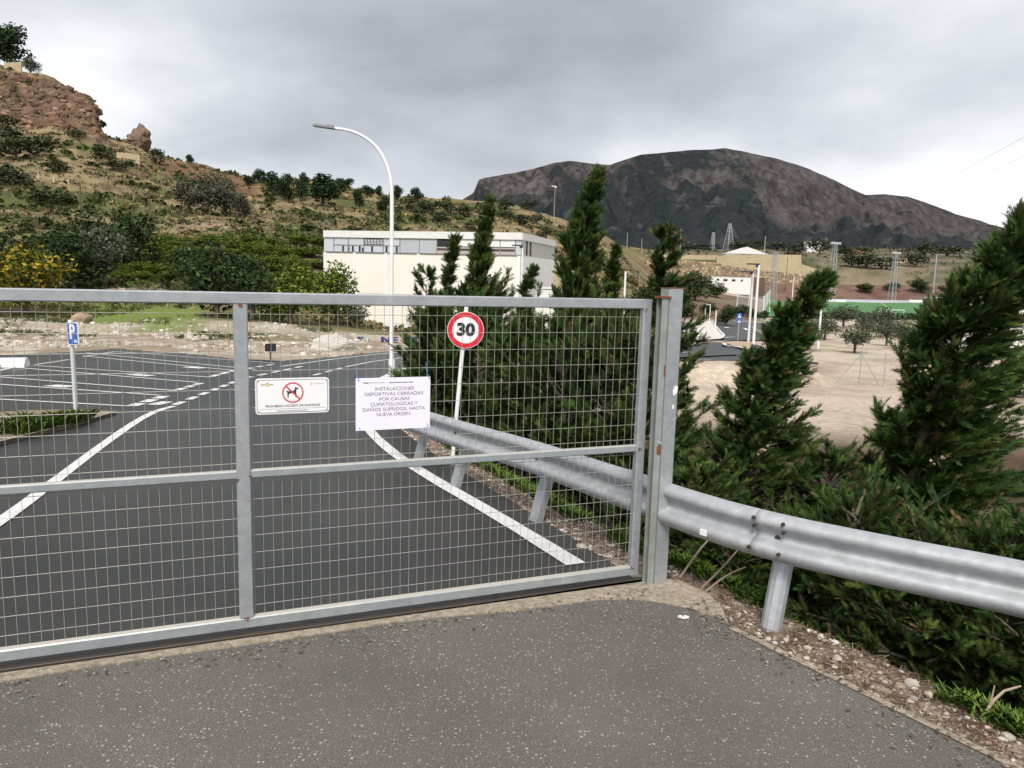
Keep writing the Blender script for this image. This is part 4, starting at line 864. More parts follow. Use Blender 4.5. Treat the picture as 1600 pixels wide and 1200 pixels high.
PAL = np.array([(0.020, 0.042, 0.010), (0.034, 0.066, 0.013), (0.062, 0.098, 0.020), (0.028, 0.064, 0.020), (0.105, 0.140, 0.028)])
DEAD = np.array([(0.115, 0.062, 0.03), (0.15, 0.10, 0.05), (0.085, 0.055, 0.03)])
def cypress(name, base, pts, rad, nbr, nfr, fs, seed, label, group=None, elev=(35, 60), wind=(0.25, 0.0, 0.0), dead=0.05, small=False, t0=0.04, gap=0.0, deadlow=0.0, cones=0, cat='cypress', pal=PAL):
    """pts: trunk points from the foot up (world); rad: crown radius at fractions along it"""
    rng = np.random.default_rng(seed); base = np.array(base, float); fs = fs*0.64; nfr = int(nfr*2.45)
    P = np.array(smooth_path([np.array(p, float) for p in pts], 2)); seg = np.linalg.norm(np.diff(P, axis=0), axis=1); cum = np.concatenate([[0], np.cumsum(seg)])/seg.sum()
    tr = lambda t: np.stack([np.interp(t, cum, P[:, k]) for k in range(3)], -1)
    H_ = seg.sum()
    o = empty(name, base, 0, label, cat, group)
    tk = MB(); q = tr(np.linspace(0, 0.93, 9))-base; tk.tube([tuple(v) for v in q], [max(0.012, 0.016*H_*(1-0.9*k/8)) for k in range(9)], 8); tk.build('trunk', BARK, o, smooth=True)
    T_ = t0+(0.985-t0)*rng.random(nbr)**0.85; rr = np.interp(T_, [a for a, _ in rad], [b for _, b in rad])
    az = rng.uniform(0, 2*math.pi, nbr); el = np.radians(np.interp(T_, [0, 1], elev)+rng.normal(0, 9, nbr))
    ln = rr*(0.55+0.6*rng.random(nbr))/np.maximum(np.cos(el), 0.45)
    if gap: ln *= np.where(vn(T_*H_*1.6, az*1.3, seed) < gap, 0.4, 1.0)
    dr = np.stack([np.cos(az)*np.cos(el), np.sin(az)*np.cos(el), np.sin(el)], -1); og = tr(T_)
    wv = np.array(wind)
    lm = MB(); 
    for i in range(0, nbr, 2):
        a = og[i]-base; b = a+dr[i]*ln[i]*.5+wv*ln[i]*.25; c = a+dr[i]*ln[i]*.95+wv*ln[i]*.9-np.array([0, 0, .12])*ln[i]
        lm.tube([tuple(a), tuple(b), tuple(c)], [0.016, 0.010, 0.003], 4, caps=False)
    lm.build('limbs', BARK, o, recalc=False)['kind'] = 'stuff'
    bi = np.repeat(np.arange(nbr), nfr); M = len(bi); u = 0.22+0.8*rng.random(M)**0.75
    L_ = ln[bi][:, None]; uu = u[:, None]
    O = og[bi]+dr[bi]*L_*uu+wv*L_*uu**2-np.array([0, 0, .12])*L_*uu**2
    A = norm(dr[bi]+2*wv*uu+rng.normal(size=(M, 3))*0.45+np.array([0, 0, 0.22])); N = norm(rng.normal(size=(M, 3))*0.8+np.array([0, 0, 0.8])); N = norm(N-A*(N*A).sum(1, keepdims=True)); B = np.cross(N, A)
    S = fs*(0.55+0.75*rng.random(M))*(1.1-0.35*T_[bi]); tv = rng.integers(0, 4, M)
    ch = pal[np.clip((rng.random(M)*0.55+0.45*vn(O[:, 0]*2.2+O[:, 1], O[:, 2]*2.2, seed+3))*len(pal), 0, len(pal)-1).astype(int)]
    pd = dead+deadlow*np.clip(1-T_[bi]*3.2, 0, 1)*(vn(O[:, 0]*1.8, O[:, 2]*1.8, seed+9) > 0.42)
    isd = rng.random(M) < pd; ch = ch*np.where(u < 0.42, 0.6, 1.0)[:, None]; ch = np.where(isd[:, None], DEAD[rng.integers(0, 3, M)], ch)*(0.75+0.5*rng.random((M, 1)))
    Vs, Cs = [], []
    for k in range(4):
        s_ = tv == k; F_ = (FROND_S if small else FROND)[k]
        V = O[s_][:, None]+S[s_][:, None, None]*(F_[None, :, 0:1]*A[s_][:, None]+F_[None, :, 1:2]*B[s_][:, None]+F_[None, :, 2:3]*N[s_][:, None])
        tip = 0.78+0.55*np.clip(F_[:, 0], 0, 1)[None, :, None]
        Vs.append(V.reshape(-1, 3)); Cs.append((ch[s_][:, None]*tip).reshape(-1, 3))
    V = np.concatenate(Vs)-base
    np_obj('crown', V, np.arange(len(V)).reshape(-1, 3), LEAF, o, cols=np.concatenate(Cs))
    if cones:
        cm = MB(); 
        for _ in range(cones):
            i = rng.integers(M); p = O[i]-base+rng.normal(size=3)*0.05
            for _ in range(rng.integers(3, 8)):
                q = p+rng.normal(size=3)*0.045; r_ = 0.013+0.006*rng.random()
                cm.tube([tuple(q-[0, 0, r_]), tuple(q-[0, 0, r_*.4]), tuple(q+[0, 0, r_*.5]), tuple(q+[0, 0, r_])], [r_*.3, r_, r_*.9, r_*.25], 6)
        cm.build('cones', mat('cypress_cone', (0.30, 0.22, 0.15), 0.8, c2=(0.40, 0.33, 0.26), scale=40), o, smooth=True, recalc=False)['kind'] = 'stuff'
    return o
def tp_(px, py, D): return atd(px, py, D)
def foot(px, D):
    x = (px-800)/F*D; return np.array([x, D, gz(x, D)-0.1])
def cyp(name, D, fpx, spine, rad, *a, **k):
    f = foot(fpx, D); pts = [f]+[tp_(px, py, D+dd) for px, py, dd in spine]; return cypress(name, f, pts, rad, *a, **k)
# big leaning one on the right
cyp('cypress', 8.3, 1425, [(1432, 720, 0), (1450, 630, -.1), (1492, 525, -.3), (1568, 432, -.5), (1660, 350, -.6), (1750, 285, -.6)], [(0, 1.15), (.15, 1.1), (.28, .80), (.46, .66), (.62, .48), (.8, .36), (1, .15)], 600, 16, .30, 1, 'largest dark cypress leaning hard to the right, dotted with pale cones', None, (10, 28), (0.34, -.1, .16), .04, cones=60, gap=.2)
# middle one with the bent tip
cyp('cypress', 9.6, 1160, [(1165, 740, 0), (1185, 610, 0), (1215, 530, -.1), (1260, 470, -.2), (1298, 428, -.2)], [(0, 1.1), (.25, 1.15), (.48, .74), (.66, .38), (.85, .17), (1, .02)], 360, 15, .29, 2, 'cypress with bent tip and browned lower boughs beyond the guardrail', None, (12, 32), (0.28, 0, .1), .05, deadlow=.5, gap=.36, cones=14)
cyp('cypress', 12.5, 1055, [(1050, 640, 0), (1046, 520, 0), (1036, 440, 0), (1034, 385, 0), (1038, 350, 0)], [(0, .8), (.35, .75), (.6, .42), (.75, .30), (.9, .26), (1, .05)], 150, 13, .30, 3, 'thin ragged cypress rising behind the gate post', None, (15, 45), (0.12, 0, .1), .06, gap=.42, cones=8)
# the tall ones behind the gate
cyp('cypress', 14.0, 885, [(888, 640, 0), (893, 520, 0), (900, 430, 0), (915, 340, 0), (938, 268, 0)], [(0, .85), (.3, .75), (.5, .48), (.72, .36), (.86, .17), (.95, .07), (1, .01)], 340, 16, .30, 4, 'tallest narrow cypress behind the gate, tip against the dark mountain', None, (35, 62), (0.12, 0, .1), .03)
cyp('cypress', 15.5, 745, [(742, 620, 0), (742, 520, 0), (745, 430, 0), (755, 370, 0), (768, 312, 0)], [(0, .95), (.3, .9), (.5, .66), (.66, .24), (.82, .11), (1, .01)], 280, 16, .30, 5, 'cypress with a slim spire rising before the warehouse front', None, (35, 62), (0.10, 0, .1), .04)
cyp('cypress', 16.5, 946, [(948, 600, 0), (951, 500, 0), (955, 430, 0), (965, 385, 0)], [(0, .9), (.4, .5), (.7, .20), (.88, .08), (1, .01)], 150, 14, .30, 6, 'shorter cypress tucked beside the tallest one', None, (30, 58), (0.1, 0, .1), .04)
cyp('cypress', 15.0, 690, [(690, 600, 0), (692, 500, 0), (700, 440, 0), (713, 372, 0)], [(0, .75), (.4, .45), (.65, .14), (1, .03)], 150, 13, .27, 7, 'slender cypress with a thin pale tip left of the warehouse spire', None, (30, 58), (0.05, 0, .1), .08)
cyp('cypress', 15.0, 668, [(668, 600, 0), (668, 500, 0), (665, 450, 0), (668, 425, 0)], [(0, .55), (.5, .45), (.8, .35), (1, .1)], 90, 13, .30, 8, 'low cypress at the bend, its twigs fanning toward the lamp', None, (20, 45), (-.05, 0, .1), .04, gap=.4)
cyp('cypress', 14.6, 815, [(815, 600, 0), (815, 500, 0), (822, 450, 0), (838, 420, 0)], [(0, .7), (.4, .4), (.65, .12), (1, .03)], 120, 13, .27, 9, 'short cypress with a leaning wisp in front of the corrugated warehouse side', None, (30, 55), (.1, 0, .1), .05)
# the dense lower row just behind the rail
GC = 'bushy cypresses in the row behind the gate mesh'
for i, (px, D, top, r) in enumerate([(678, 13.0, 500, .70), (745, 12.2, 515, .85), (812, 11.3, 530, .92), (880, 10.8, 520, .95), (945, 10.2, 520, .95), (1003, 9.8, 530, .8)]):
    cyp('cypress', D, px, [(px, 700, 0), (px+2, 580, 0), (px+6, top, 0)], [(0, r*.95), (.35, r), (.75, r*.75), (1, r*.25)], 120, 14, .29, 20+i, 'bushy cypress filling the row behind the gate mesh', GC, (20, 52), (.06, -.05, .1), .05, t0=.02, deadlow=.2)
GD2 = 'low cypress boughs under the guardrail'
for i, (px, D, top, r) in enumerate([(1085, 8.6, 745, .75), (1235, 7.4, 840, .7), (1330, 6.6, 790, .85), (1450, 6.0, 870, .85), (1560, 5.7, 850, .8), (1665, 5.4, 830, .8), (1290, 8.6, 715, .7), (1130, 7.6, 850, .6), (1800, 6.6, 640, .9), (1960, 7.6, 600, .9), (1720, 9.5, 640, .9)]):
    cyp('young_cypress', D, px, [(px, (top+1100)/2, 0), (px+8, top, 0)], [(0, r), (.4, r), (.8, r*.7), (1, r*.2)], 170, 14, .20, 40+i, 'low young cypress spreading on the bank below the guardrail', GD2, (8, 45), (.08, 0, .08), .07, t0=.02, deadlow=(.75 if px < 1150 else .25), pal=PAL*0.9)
# ------------------------------------------------------------------ warehouse
CREAM = mat('cream_cladding', (0.80, 0.75, 0.69), 0.6, c2=(0.76, 0.71, 0.65), scale=0.5, amt=0.6, c3=(0.7, 0.65, 0.6), scale3=3, amt3=0.25, stretch=(1, 1, 0.25))
WALLW = mat('white_render', (0.74, 0.73, 0.71), 0.7, c2=(0.66, 0.65, 0.63), scale=0.8, amt=0.5, c3=(0.4, 0.38, 0.35), scale3=4, amt3=0.2)
PGREY = mat('pale_grey_panel', (0.40, 0.42, 0.45), 0.45, c2=(0.46, 0.48, 0.5), scale=0.4)
TRANSL = mat('milky_glazing', (0.50, 0.54, 0.58), 0.18, c2=(0.44, 0.48, 0.53), scale=0.6)
DARKIN = mat('dark_interior', (0.018, 0.017, 0.020), 0.7)
def warehouse():
    Lc = np.array([(505-800)/F*84, 84.0]); Rc = np.array([(808-800)/F*78, 78.0]); dx = Rc-Lc; W = np.linalg.norm(dx); rz = math.atan2(dx[1], dx[0])
    zb = -4.4; zt = 6.43-zb; z1 = 4.15-zb; z2 = 5.72-zb; Dp = 15.0
    o = empty('warehouse', (Lc[0], Lc[1], zb), rz, 'long cream and white warehouse with a glazed strip under its roof edge', 'building')
    # shell behind the cladding
    MB().box((W/2, Dp/2+0.2, z1/2), (W-0.4, Dp-0.5, z1-0.02)).build('core', CREAM, o)
    nb = 6; bw = W/nb
    for i in range(nb):
        for j, (a, b) in enumerate(((0, 1.2), (1.2, z1*0.5), (z1*0.5, z1))):
            MB().box((bw*(i+.5), -0.02, (a+b)/2), (bw-0.30, 0.12, b-a-0.025)).build('wall_panel', WALLW if j == 0 else CREAM, o)
    for i in range(nb+1): MB().box((min(max(bw*i, 0.16), W-0.16), -0.06, z1/2), (0.32, 0.24, z1)).build('pilaster', WHITE, o)
    MB().box((W/2, -0.05, (z2+zt)/2), (W+0.04, 0.22, zt-z2)).build('parapet', WALLW, o)
    MB().box((W/2, -0.06, z1+0.04), (W+0.04, 0.26, 0.09)).build('strip_sill', mat('grey_trim', (0.22, 0.22, 0.23), 0.5), o)
    MB().box((W/2, Dp/2, zt-0.35), (W-0.2, Dp-0.2, 0.2)).build('roof', PGREY, o)
    MB().box((W/2, 2.2, (z1+z2)/2), (W-0.5, 0.1, z2-z1)).build('inner_wall', DARKIN, o)
    X = lambda px: (px-505)/303*W
    h = z2-z1-0.09; zc = z1+0.085+h/2
    def pane(a, b, m, y=0.02, z0=0.0, z1_=1.0, nm='pane'):
        return MB().box(((X(a)+X(b))/2, y, z1+0.085+h*(z0+z1_)/2), (X(b)-X(a)-0.05, 0.04, h*(z1_-z0)-0.03)).build(nm, m, o)
    pane(505, 521, TRANSL, nm='band_panel'); pane(521, 545, TRANSL); pane(545, 570, TRANSL, z0=0.0); pane(570, 601, TRANSL, z0=0.0); pane(601, 627, TRANSL); pane(627, 657, PGREY, nm='band_panel'); pane(657, 684, PGREY, nm='band_panel')
    for a, b, m, z0, z1_ in ((684, 715, DARKIN, 0.5, 1), (715, 748, WHITE, 0.5, 1), (748, 778, WHITE, 0.5, 1), (778, 800, WHITE, 0.5, 1)): pane(a, b, m, z0=z0, z1_=z1_, nm='blind' if m is WHITE else 'pane')
    for a, b in ((684, 715), (715, 748), (748, 778), (778, 800)): pane(a, b, mat('dark_glass', (0.03, 0.03, 0.035), 0.08), z0=0.0, z1_=0.5)
    pane(800, 808, TRANSL, nm='band_panel')
    # frames and the lattice seen in the glazing
    g = mat('grey_trim')
    for a in (521, 545, 570, 601, 627, 684, 715, 748, 778, 800): MB().box((X(a), 0.0, zc), (0.09, 0.09, h)).build('mullion', g, o)
    MB().box(((X(521)+X(627))/2, -0.012, z1+0.085+h*.46), (X(627)-X(521), 0.02, 0.12)).build('transom', g, o)
    for a, b, c in ((536, 0.0, .42), (545, 0, .42), (552, 0, .42), (563, 0, .42), (568, 0, .3), (583, 0, .42), (606, 0, .42), (622, 0, .42)): MB().box((X(a), -0.010, z1+0.085+h*(b+c)/2), (0.22, 0.016, h*(c-b))).build('strut', DARKIN, o)
    tr_ = MB(); 
    for z in (.52, .93): tr_.box(((X(571)+X(600))/2, -0.014, z1+0.085+h*z), (X(600)-X(571), 0.02, 0.10))
    for k in range(7):
        x0 = X(571)+(X(600)-X(571))*k/6; tr_.box((x0, -0.014, z1+0.085+h*.72), (0.07, 0.02, h*.42)); 
        if k < 6: tr_.box((x0+.18, -0.014, z1+0.085+h*.72), (0.05, 0.02, h*.5), ry=0.7)
    tr_.build('lattice_beam', mat('brown_steel', (0.09, 0.06, 0.055), 0.6), o)
    rl = MB(); rl.box(((X(684)+X(800))/2, -0.014, z1+0.085+h*.40), (X(800)-X(684), 0.02, 0.14)); rl.box(((X(684)+X(800))/2, -0.014, z1+0.085+h*.10), (X(800)-X(684), 0.02, 0.30)); rl.build('railing', mat('pale_bar', (0.42, 0.36, 0.33), 0.6), o)
    # ribbed side
    sr = MB(); n = 26
    for k in range(n):
        y = 0.15+(Dp-0.3)*(k+.5)/n; sr.box((W+0.02, y, z1/2), (0.10, (Dp-0.3)/n*0.55, z1))
    sr.box((W-0.06, Dp/2, z1/2), (0.10, Dp-0.1, z1)); sr.build('ribbed_cladding', WALLW, o)
    MB().box((W-0.02, Dp/2, (z1+z2)/2), (0.10, Dp-0.2, z2-z1)).build('side_band', mat('side_band_grey', (0.47, 0.47, 0.45), 0.5), o)
    MB().box((W+0.05, Dp/2, (z2+zt)/2), (0.16, Dp, zt-z2)).build('side_parapet', WALLW, o)
    for y in (2.1, 3.6): MB().box((W+0.04, y, zc), (0.06, 0.55, h*.96)).build('side_window', mat('dark_glass'), o)
    MB().box((0.0, Dp/2, zt/2), (0.14, Dp-0.2, zt)).build('far_side_wall', CREAM, o); MB().box((W/2, Dp, zt/2), (W-0.2, 0.14, zt)).build('rear_wall', CREAM, o)
warehouse()
OCHRE = mat('ochre_render', (0.42, 0.34, 0.205), 0.9, c2=(0.35, 0.28, 0.17), scale=0.15, amt=0.7, c3=(0.48, 0.41, 0.28), scale3=0.8, amt3=0.5, bump=0.3, bscale=2)
TILE = mat('roof_tile', (0.36, 0.18, 0.11), 0.85, c2=(0.27, 0.13, 0.08), scale=0.8, amt=0.7)
def house(name, px, py, D, w_, d_, h_, wallm, label, roof=None, ry=0.5, rz=0.0, windows=(), door=None, cat='house', group=None, gable=True):
    p = atd(px, py, D); z = gz(p[0], p[1]); z = min(z, p[2])
    o = empty(name, (p[0], p[1], z-0.4), rz, label, cat, group); hh = p[2]-z+0.4+h_
    MB().box((0, d_/2, hh/2), (w_, d_, hh)).build('wall', wallm, o)
    if roof:
        rf = MB(); e = 0.3
        if gable: rf.prism([(-w_/2-e, 0), (w_/2+e, 0), (0, ry)], -e, d_+e, lambda u, v, q: (u, q, hh+v))
        else: rf.prism([(-e, 0), (d_+e, 0), (d_/2, ry)], -w_/2-e, w_/2+e, lambda u, v, q: (q, u, hh+v))
        rf.build('roof', roof, o)
    else: MB().box((0, d_/2, hh+0.06), (w_+0.2, d_+0.2, 0.14)).build('roof_edge', wallm, o)
    for x, zz, a, b in windows: MB().box((x, -0.02, hh-h_+zz), (a, 0.1, b)).build('window', DARKIN, o)
    if door: MB().box((door[0], -0.02, hh-h_+door[2]/2), (door[1], 0.1, door[2])).build('door', mat('brown_door', (0.16, 0.09, 0.05), 0.6), o)
    return o
# ------------------------------------------------------------------ football ground
def pitch():
    cs_ = [(1188, 497, 166), (1640, 505, 166), (1560, 474, 287), (1192, 470.5, 287)]
    P = [atd(a, b, D) for a, b, D in cs_]
    for i in range(4): P[i][2] = gz(P[i][0], P[i][1])
    n = 24; v = []; up = 0.22
    def at(u, t): a = P[0]+(P[1]-P[0])*u; b = P[3]+(P[2]-P[3])*u; q = a+(b-a)*t; return q
    for j in range(n+1):
        for i in range(n+1): q = at(i/n, j/n); v.append((q[0], q[1], gz(q[0], q[1])+up))
    f = [(j*(n+1)+i, j*(n+1)+i+1, (j+1)*(n+1)+i+1, (j+1)*(n+1)+i) for j in range(n) for i in range(n)]
    o = MB().add(v, f).build('football_pitch', mat('artificial_turf', (0.055, 0.17, 0.045), 0.9, c2=(0.085, 0.21, 0.06), scale=0.12, amt=0.8, c3=(0.03, 0.12, 0.04), scale3=1.5, amt3=0.4)); tag(o, 'green artificial turf football pitch', None, None, 'structure')
    def line(a, b, w_=0.16):
        A, B = at(*a), at(*b); P_ = resample([A[:2], B[:2]], 4.0)
        ribbon('pitch_line', P_, w_, PAINT, o, lambda x, y: gz(x, y)+up+0.05, 5)
    for a, b in (((.03, .04), (.97, .04)), ((.97, .04), (.97, .96)), ((.97, .96), (.03, .96)), ((.03, .96), (.03, .04)), ((.5, .04), (.5, .96)), ((.03, .25), (.2, .25)), ((.03, .75), (.2, .75)), ((.2, .25), (.2, .75))): line(a, b)
pitch()
def goal(px, py, D, w_, h_, rz, label):
    p = atd(px, py, D); z = gz(p[0], p[1])+0.15; o = empty('football_goal', (p[0], p[1], z), rz, label, 'goal', None)
    for s in (-1, 1):
        MB().tube([(s*w_/2, 0, -0.05), (s*w_/2, 0, h_)], 0.075, 8).build('upright', WHITE, o); MB().tube([(s*w_/2, 0, h_), (s*w_/2, 1.6, 0)], 0.05, 6).build('stay', WHITE, o)
    MB().tube([(-w_/2, 0, h_), (w_/2, 0, h_)], 0.075, 8).build('crossbar', WHITE, o); MB().tube([(-w_/2, 1.6, 0.0), (w_/2, 1.6, 0)], 0.05, 6).build('ground_bar', WHITE, o)
goal(1398, 494, 172, 4.6, 1.75, 0.25, 'larger white football goal frame at the near touchline')
goal(1375, 493, 178, 2.4, 1.5, 1.0, 'small white goal frame beside the larger goal')
# hedge along the near touchline
def hedge():
    rng = np.random.default_rng(77); bl = []
    for k in range(46):
        px = 1235+k*8.5; p = atd(px, 500, 160); bl.append(((p[0], p[1], gz(p[0], p[1])+0.75), (0.95, 0.8, 0.85)))
    V, T, C = leaf_cloud(rng, 9000, bl, 0.17, (0.03, 0.05, 0.018), 0.5)
    tag(np_obj('hedge', V, T, LEAF, cols=C), 'clipped dark hedge along the near side of the pitch', 'hedge')
hedge()
def wall_run(name, pts, thick, m, label, cat='wall'):
    """wall through (px, y_top, y_base, D) points"""
    A = [(atd(a, t, D), atd(a, b, D)) for a, t, b, D in pts]; v = []; n = len(A)
    for t_, b_ in A:
        zb = min(b_[2], gz(b_[0], b_[1]))-0.6
        for dy in (0, thick): v += [(t_[0], t_[1]+dy, t_[2]), (b_[0], b_[1]+dy, zb)]
    f = []
    for i in range(n-1):
        a, b = 4*i, 4*i+4; f += [(a, a+1, b+1, b), (a+2, b+2, b+3, a+3), (a, b, b+2, a+2), (a+1, a+3, b+3, b+1)]
    f += [(0, 2, 3, 1), (4*n-4, 4*n-3, 4*n-1, 4*n-2)]
    return tag(MB().add(v, f).build(name, m), label, cat)
STONE = mat('rubble_stone', (0.40, 0.30, 0.19), 0.9, c2=(0.27, 0.20, 0.14), scale=0.5, amt=0.6)
def stone_cells(m, scale):
    nt = m.node_tree; N = nt.nodes; L = nt.links; b = N['Principled BSDF']; tc = N.new('ShaderNodeTexCoord')
    v = N.new('ShaderNodeTexVoronoi'); v.inputs['Scale'].default_value = scale; L.new(tc.outputs['Object'], v.inputs['Vector'])
    e = N.new('ShaderNodeTexVoronoi'); e.feature = 'DISTANCE_TO_EDGE'; e.inputs['Scale'].default_value = scale; L.new(tc.outputs['Object'], e.inputs['Vector'])
    sp = N.new('ShaderNodeSeparateColor'); L.new(v.outputs['Color'], sp.inputs[0])
    r = N.new('ShaderNodeMapRange'); r.inputs[3].default_value = 0.55; r.inputs[4].default_value = 1.45; L.new(sp.outputs[0], r.inputs[0])
    x = N.new('ShaderNodeVectorMath'); x.operation = 'SCALE'; L.new(b.inputs['Base Color'].links[0].from_socket, x.inputs[0]); L.new(r.outputs[0], x.inputs['Scale'])
    mr = N.new('ShaderNodeMapRange'); mr.inputs[1].default_value = 0.02; mr.inputs[2].default_value = 0.09; mr.inputs[3].default_value = 1; mr.inputs[4].default_value = 0; L.new(e.outputs['Distance'], mr.inputs[0])
    mx = N.new('ShaderNodeMix'); mx.data_type = 'RGBA'; L.new(mr.outputs[0], mx.inputs[0]); L.new(x.outputs[0], mx.inputs[6]); mx.inputs[7].default_value = (0.12, 0.09, 0.06, 1); L.new(mx.outputs[2], b.inputs['Base Color'])
    bp = N.new('ShaderNodeBump'); bp.inputs['Strength'].default_value = 1; bp.inputs['Distance'].default_value = 0.25; L.new(e.outputs['Distance'], bp.inputs['Height']); L.new(bp.outputs[0], b.inputs['Normal'])
stone_cells(STONE, 0.8)
wall_run('stone_retaining_wall', [(1010, 404, 428, 322), (1060, 406, 432, 320), (1115, 410, 440, 318), (1150, 417, 444, 318), (1200, 424, 448, 319), (1250, 428, 450, 320), (1290, 432, 450, 322)], 1.2, STONE, 'rough stone retaining wall above the far pitch bank')
wall_run('ochre_wall', [(1120, 402, 412, 330), (1135, 398, 416, 331), (1180, 398, 421, 332), (1252, 398, 425, 332), (1253, 413, 427, 333), (1288, 424, 432, 334)], 1.0, OCHRE, 'smooth ochre retaining wall stepping down above the stone wall')
wall_run('boundary_wall', [(990, 398, 404, 345), (1060, 398, 405, 345), (1122, 399, 406, 345)], 0.6, OCHRE, 'long low ochre wall on top of the far stone wall')
house('hillside_villa', 1167, 399, 336, 17.5, 9, 0.6, WALLW, 'white villa with low tiled roof on the ochre wall', WALLW, 3.0, -0.05, gable=True, windows=[(-3.6, -0.1, 2.6, 0.7), (-1.2, 0.0, 1.4, 0.9), (1.0, 0.0, 0.9, 0.9), (6.0, -0.3, 3.0, 0.9)])
v_ = bpy.data.objects['hillside_villa']; MB().box((0.4, -0.34, 4.2), (4.0, 0.5, 1.3)).build('tiled_porch', TILE, v_)
for o_ in v_.children:
    if o_.name.startswith('tiled_porch'): o_.location.z = 0
MB().box((3.6, 2, 4.3), (1.0, 1.0, 1.8)).build('chimney', WALLW, v_)
house('changing_room', 1142, 447, 296, 15.0, 6, 3.3, WALLW, 'low white flat building with four dark windows below the stone wall', None, rz=-0.06, windows=[(-5.0, 2.3, 1.0, 0.7), (-2.2, 2.2, 1.6, 0.8), (0.9, 2.2, 1.3, 0.8), (4.0, 2.2, 0.7, 0.8)], cat='building')
house('store_hut', 1184, 445, 300, 5.5, 4, 2.6, mat('brown_render', (0.12, 0.085, 0.06), 0.9), 'dark brown hut at the end of the white flat building', None, cat='hut')
house('far_cottage', 1273, 388, 620, 12, 8, 5.5, WALLW, 'small white cottage at the mountain foot', None, windows=[(-3, 3, 1.6, 1.8), (2, 3, 1.6, 1.8)])
house('ochre_cottage', 1405, 414, 420, 8.5, 7, 3.6, OCHRE, 'ochre cottage among bushes behind the pitch', None, windows=[(-2, 2.2, 1.0, 1.2), (2, 2.2, 1.0, 1.2)])
house('tiled_cottage', 1344, 399, 520, 11, 7, 1.5, OCHRE, 'distant cottage with a red tiled roof', TILE, 2.0)
house('ochre_house', 884, 470, 104, 5.5, 8, 5.6, OCHRE, 'ochre house half hidden behind the warehouse corner', TILE, 1.2, windows=[(0.2, 3.2, 1.0, 1.3)])
house('pale_annex', 862, 466, 76, 3.2, 3, 0.9, WALLW, 'low pale annex wall at the warehouse corner', None, cat='annex')
house('white_pavilion', 1585, 532, 66, 10, 7, 3.3, WALLW, 'white pavilion partly hidden by the largest cypress', None, rz=-0.1, windows=[(-3.6, 1.4, 1.0, 1.3)], cat='building')
house('stand_shelter', 1560, 484, 150, 16, 4, 2.2, WALLW, 'white shelter by the pitch behind the largest cypress', None, rz=-0.08, windows=[(-4, 1.0, 2.6, 1.0), (0, 1.0, 2.6, 1.0)], cat='shelter')
wall_run('pitch_side_wall', [(1286, 467, 473, 291), (1360, 468.5, 474, 291), (1452, 470, 476, 291), (1560, 473, 479, 291)], 0.4, mat('pale_blue_wall', (0.42, 0.44, 0.53), 0.8, c2=(0.5, 0.51, 0.58), scale=0.4), 'long pale blue wall along the far touchline')
for px, D, w_, l in ((1302, 284, 9, 'white advertising board at the far touchline, under the pale blue wall'), (1434, 284, 6.5, 'white advertising board on the far touchline by the largest cypress')):
    p = atd(px, 477, D); z = gz(p[0], p[1])+0.2; b = empty('advertising_board', (p[0], p[1], z), 0, l, 'board'); MB().box((0, 0, 0.6), (w_, 0.08, 0.95)).build('panel', WHITE, b); 
    for s in (-1, 1): MB().box((s*w_*.4, 0.2, 0.4), (0.1, 0.3, 0.85)).build('stay', GALV, b)
# ------------------------------------------------------------------ masts, poles and lamps
def mast(px, ytop, ybase, D, wb, wt, label, n=8, head=True, name='floodlight_mast', mt=None):
    p = atd(px, ybase, D); z = gz(p[0], p[1]); top = atd(px, ytop, D)[2]-z; o = empty(name, (p[0], p[1], z-0.1), 0.4, label, 'mast'); mt = mt or GALV
    r = 0.10*max(1, D/280); q = lambda t: (wb+(wt-wb)*t)/2
    for sx in (-1, 1):
        for sy in (-1, 1): MB().tube([(sx*q(0), sy*q(0), -0.3), (sx*q(1), sy*q(1), top)], r, 5).build('leg', mt, o)
    br = MB()
    for k in range(n):
        a, b = k/n, (k+1)/n
        for (s1, s2) in (((-1, -1), (1, -1)), ((1, -1), (1, 1)), ((1, 1), (-1, 1)), ((-1, 1), (-1, -1))):
            br.tube([(s1[0]*q(a), s1[1]*q(a), top*a), (s2[0]*q(b), s2[1]*q(b), top*b)], r*.6, 4, caps=False); br.tube([(s1[0]*q(b), s1[1]*q(b), top*b), (s2[0]*q(b), s2[1]*q(b), top*b)], r*.6, 4, caps=False)
    br.build('bracing', mt, o)
    if head:
        hb = MB(); hb.box((0, 0, top), (4.4, 0.9, 0.16)); hb.build('platform', mt, o)
        for k in range(4): MB().box((-1.7+k*1.13, -0.3, top+0.42), (0.7, 0.35, 0.6)).build('floodlight', mat('lamp_glass'), o)
    return o
mast(1297, 381, 477, 262, 2.2, 0.9, 'grey lattice floodlight mast with wide head beside the leaning cypress tip')
mast(1393, 396, 471, 293, 2.0, 0.9, 'lattice floodlight mast standing against the red bank behind the goal')
mast(1206, 392, 480, 288, 2.0, 1.1, 'pale lattice floodlight mast at the corner of the pitch by the white flat building', head=False)
mast(1138, 349, 392, 720, 7.5, 1.4, 'steel power pylon in front of the mountain', 7, False, 'power_pylon')
py_ = bpy.data.objects['power_pylon']; D = 720
tt_ = atd(1138, 349, D)[2]-py_.location.z
for k, zz in enumerate((0.72, 0.84)): MB().box((0, 0, tt_*zz), (7.0-k*1.6, 0.5, 0.4)).build('crossarm', GALV, py_)
mast(1113, 363, 392, 800, 3.4, 1.6, 'smaller lattice pylon beside the steel power pylon', 6, False, 'power_pylon')
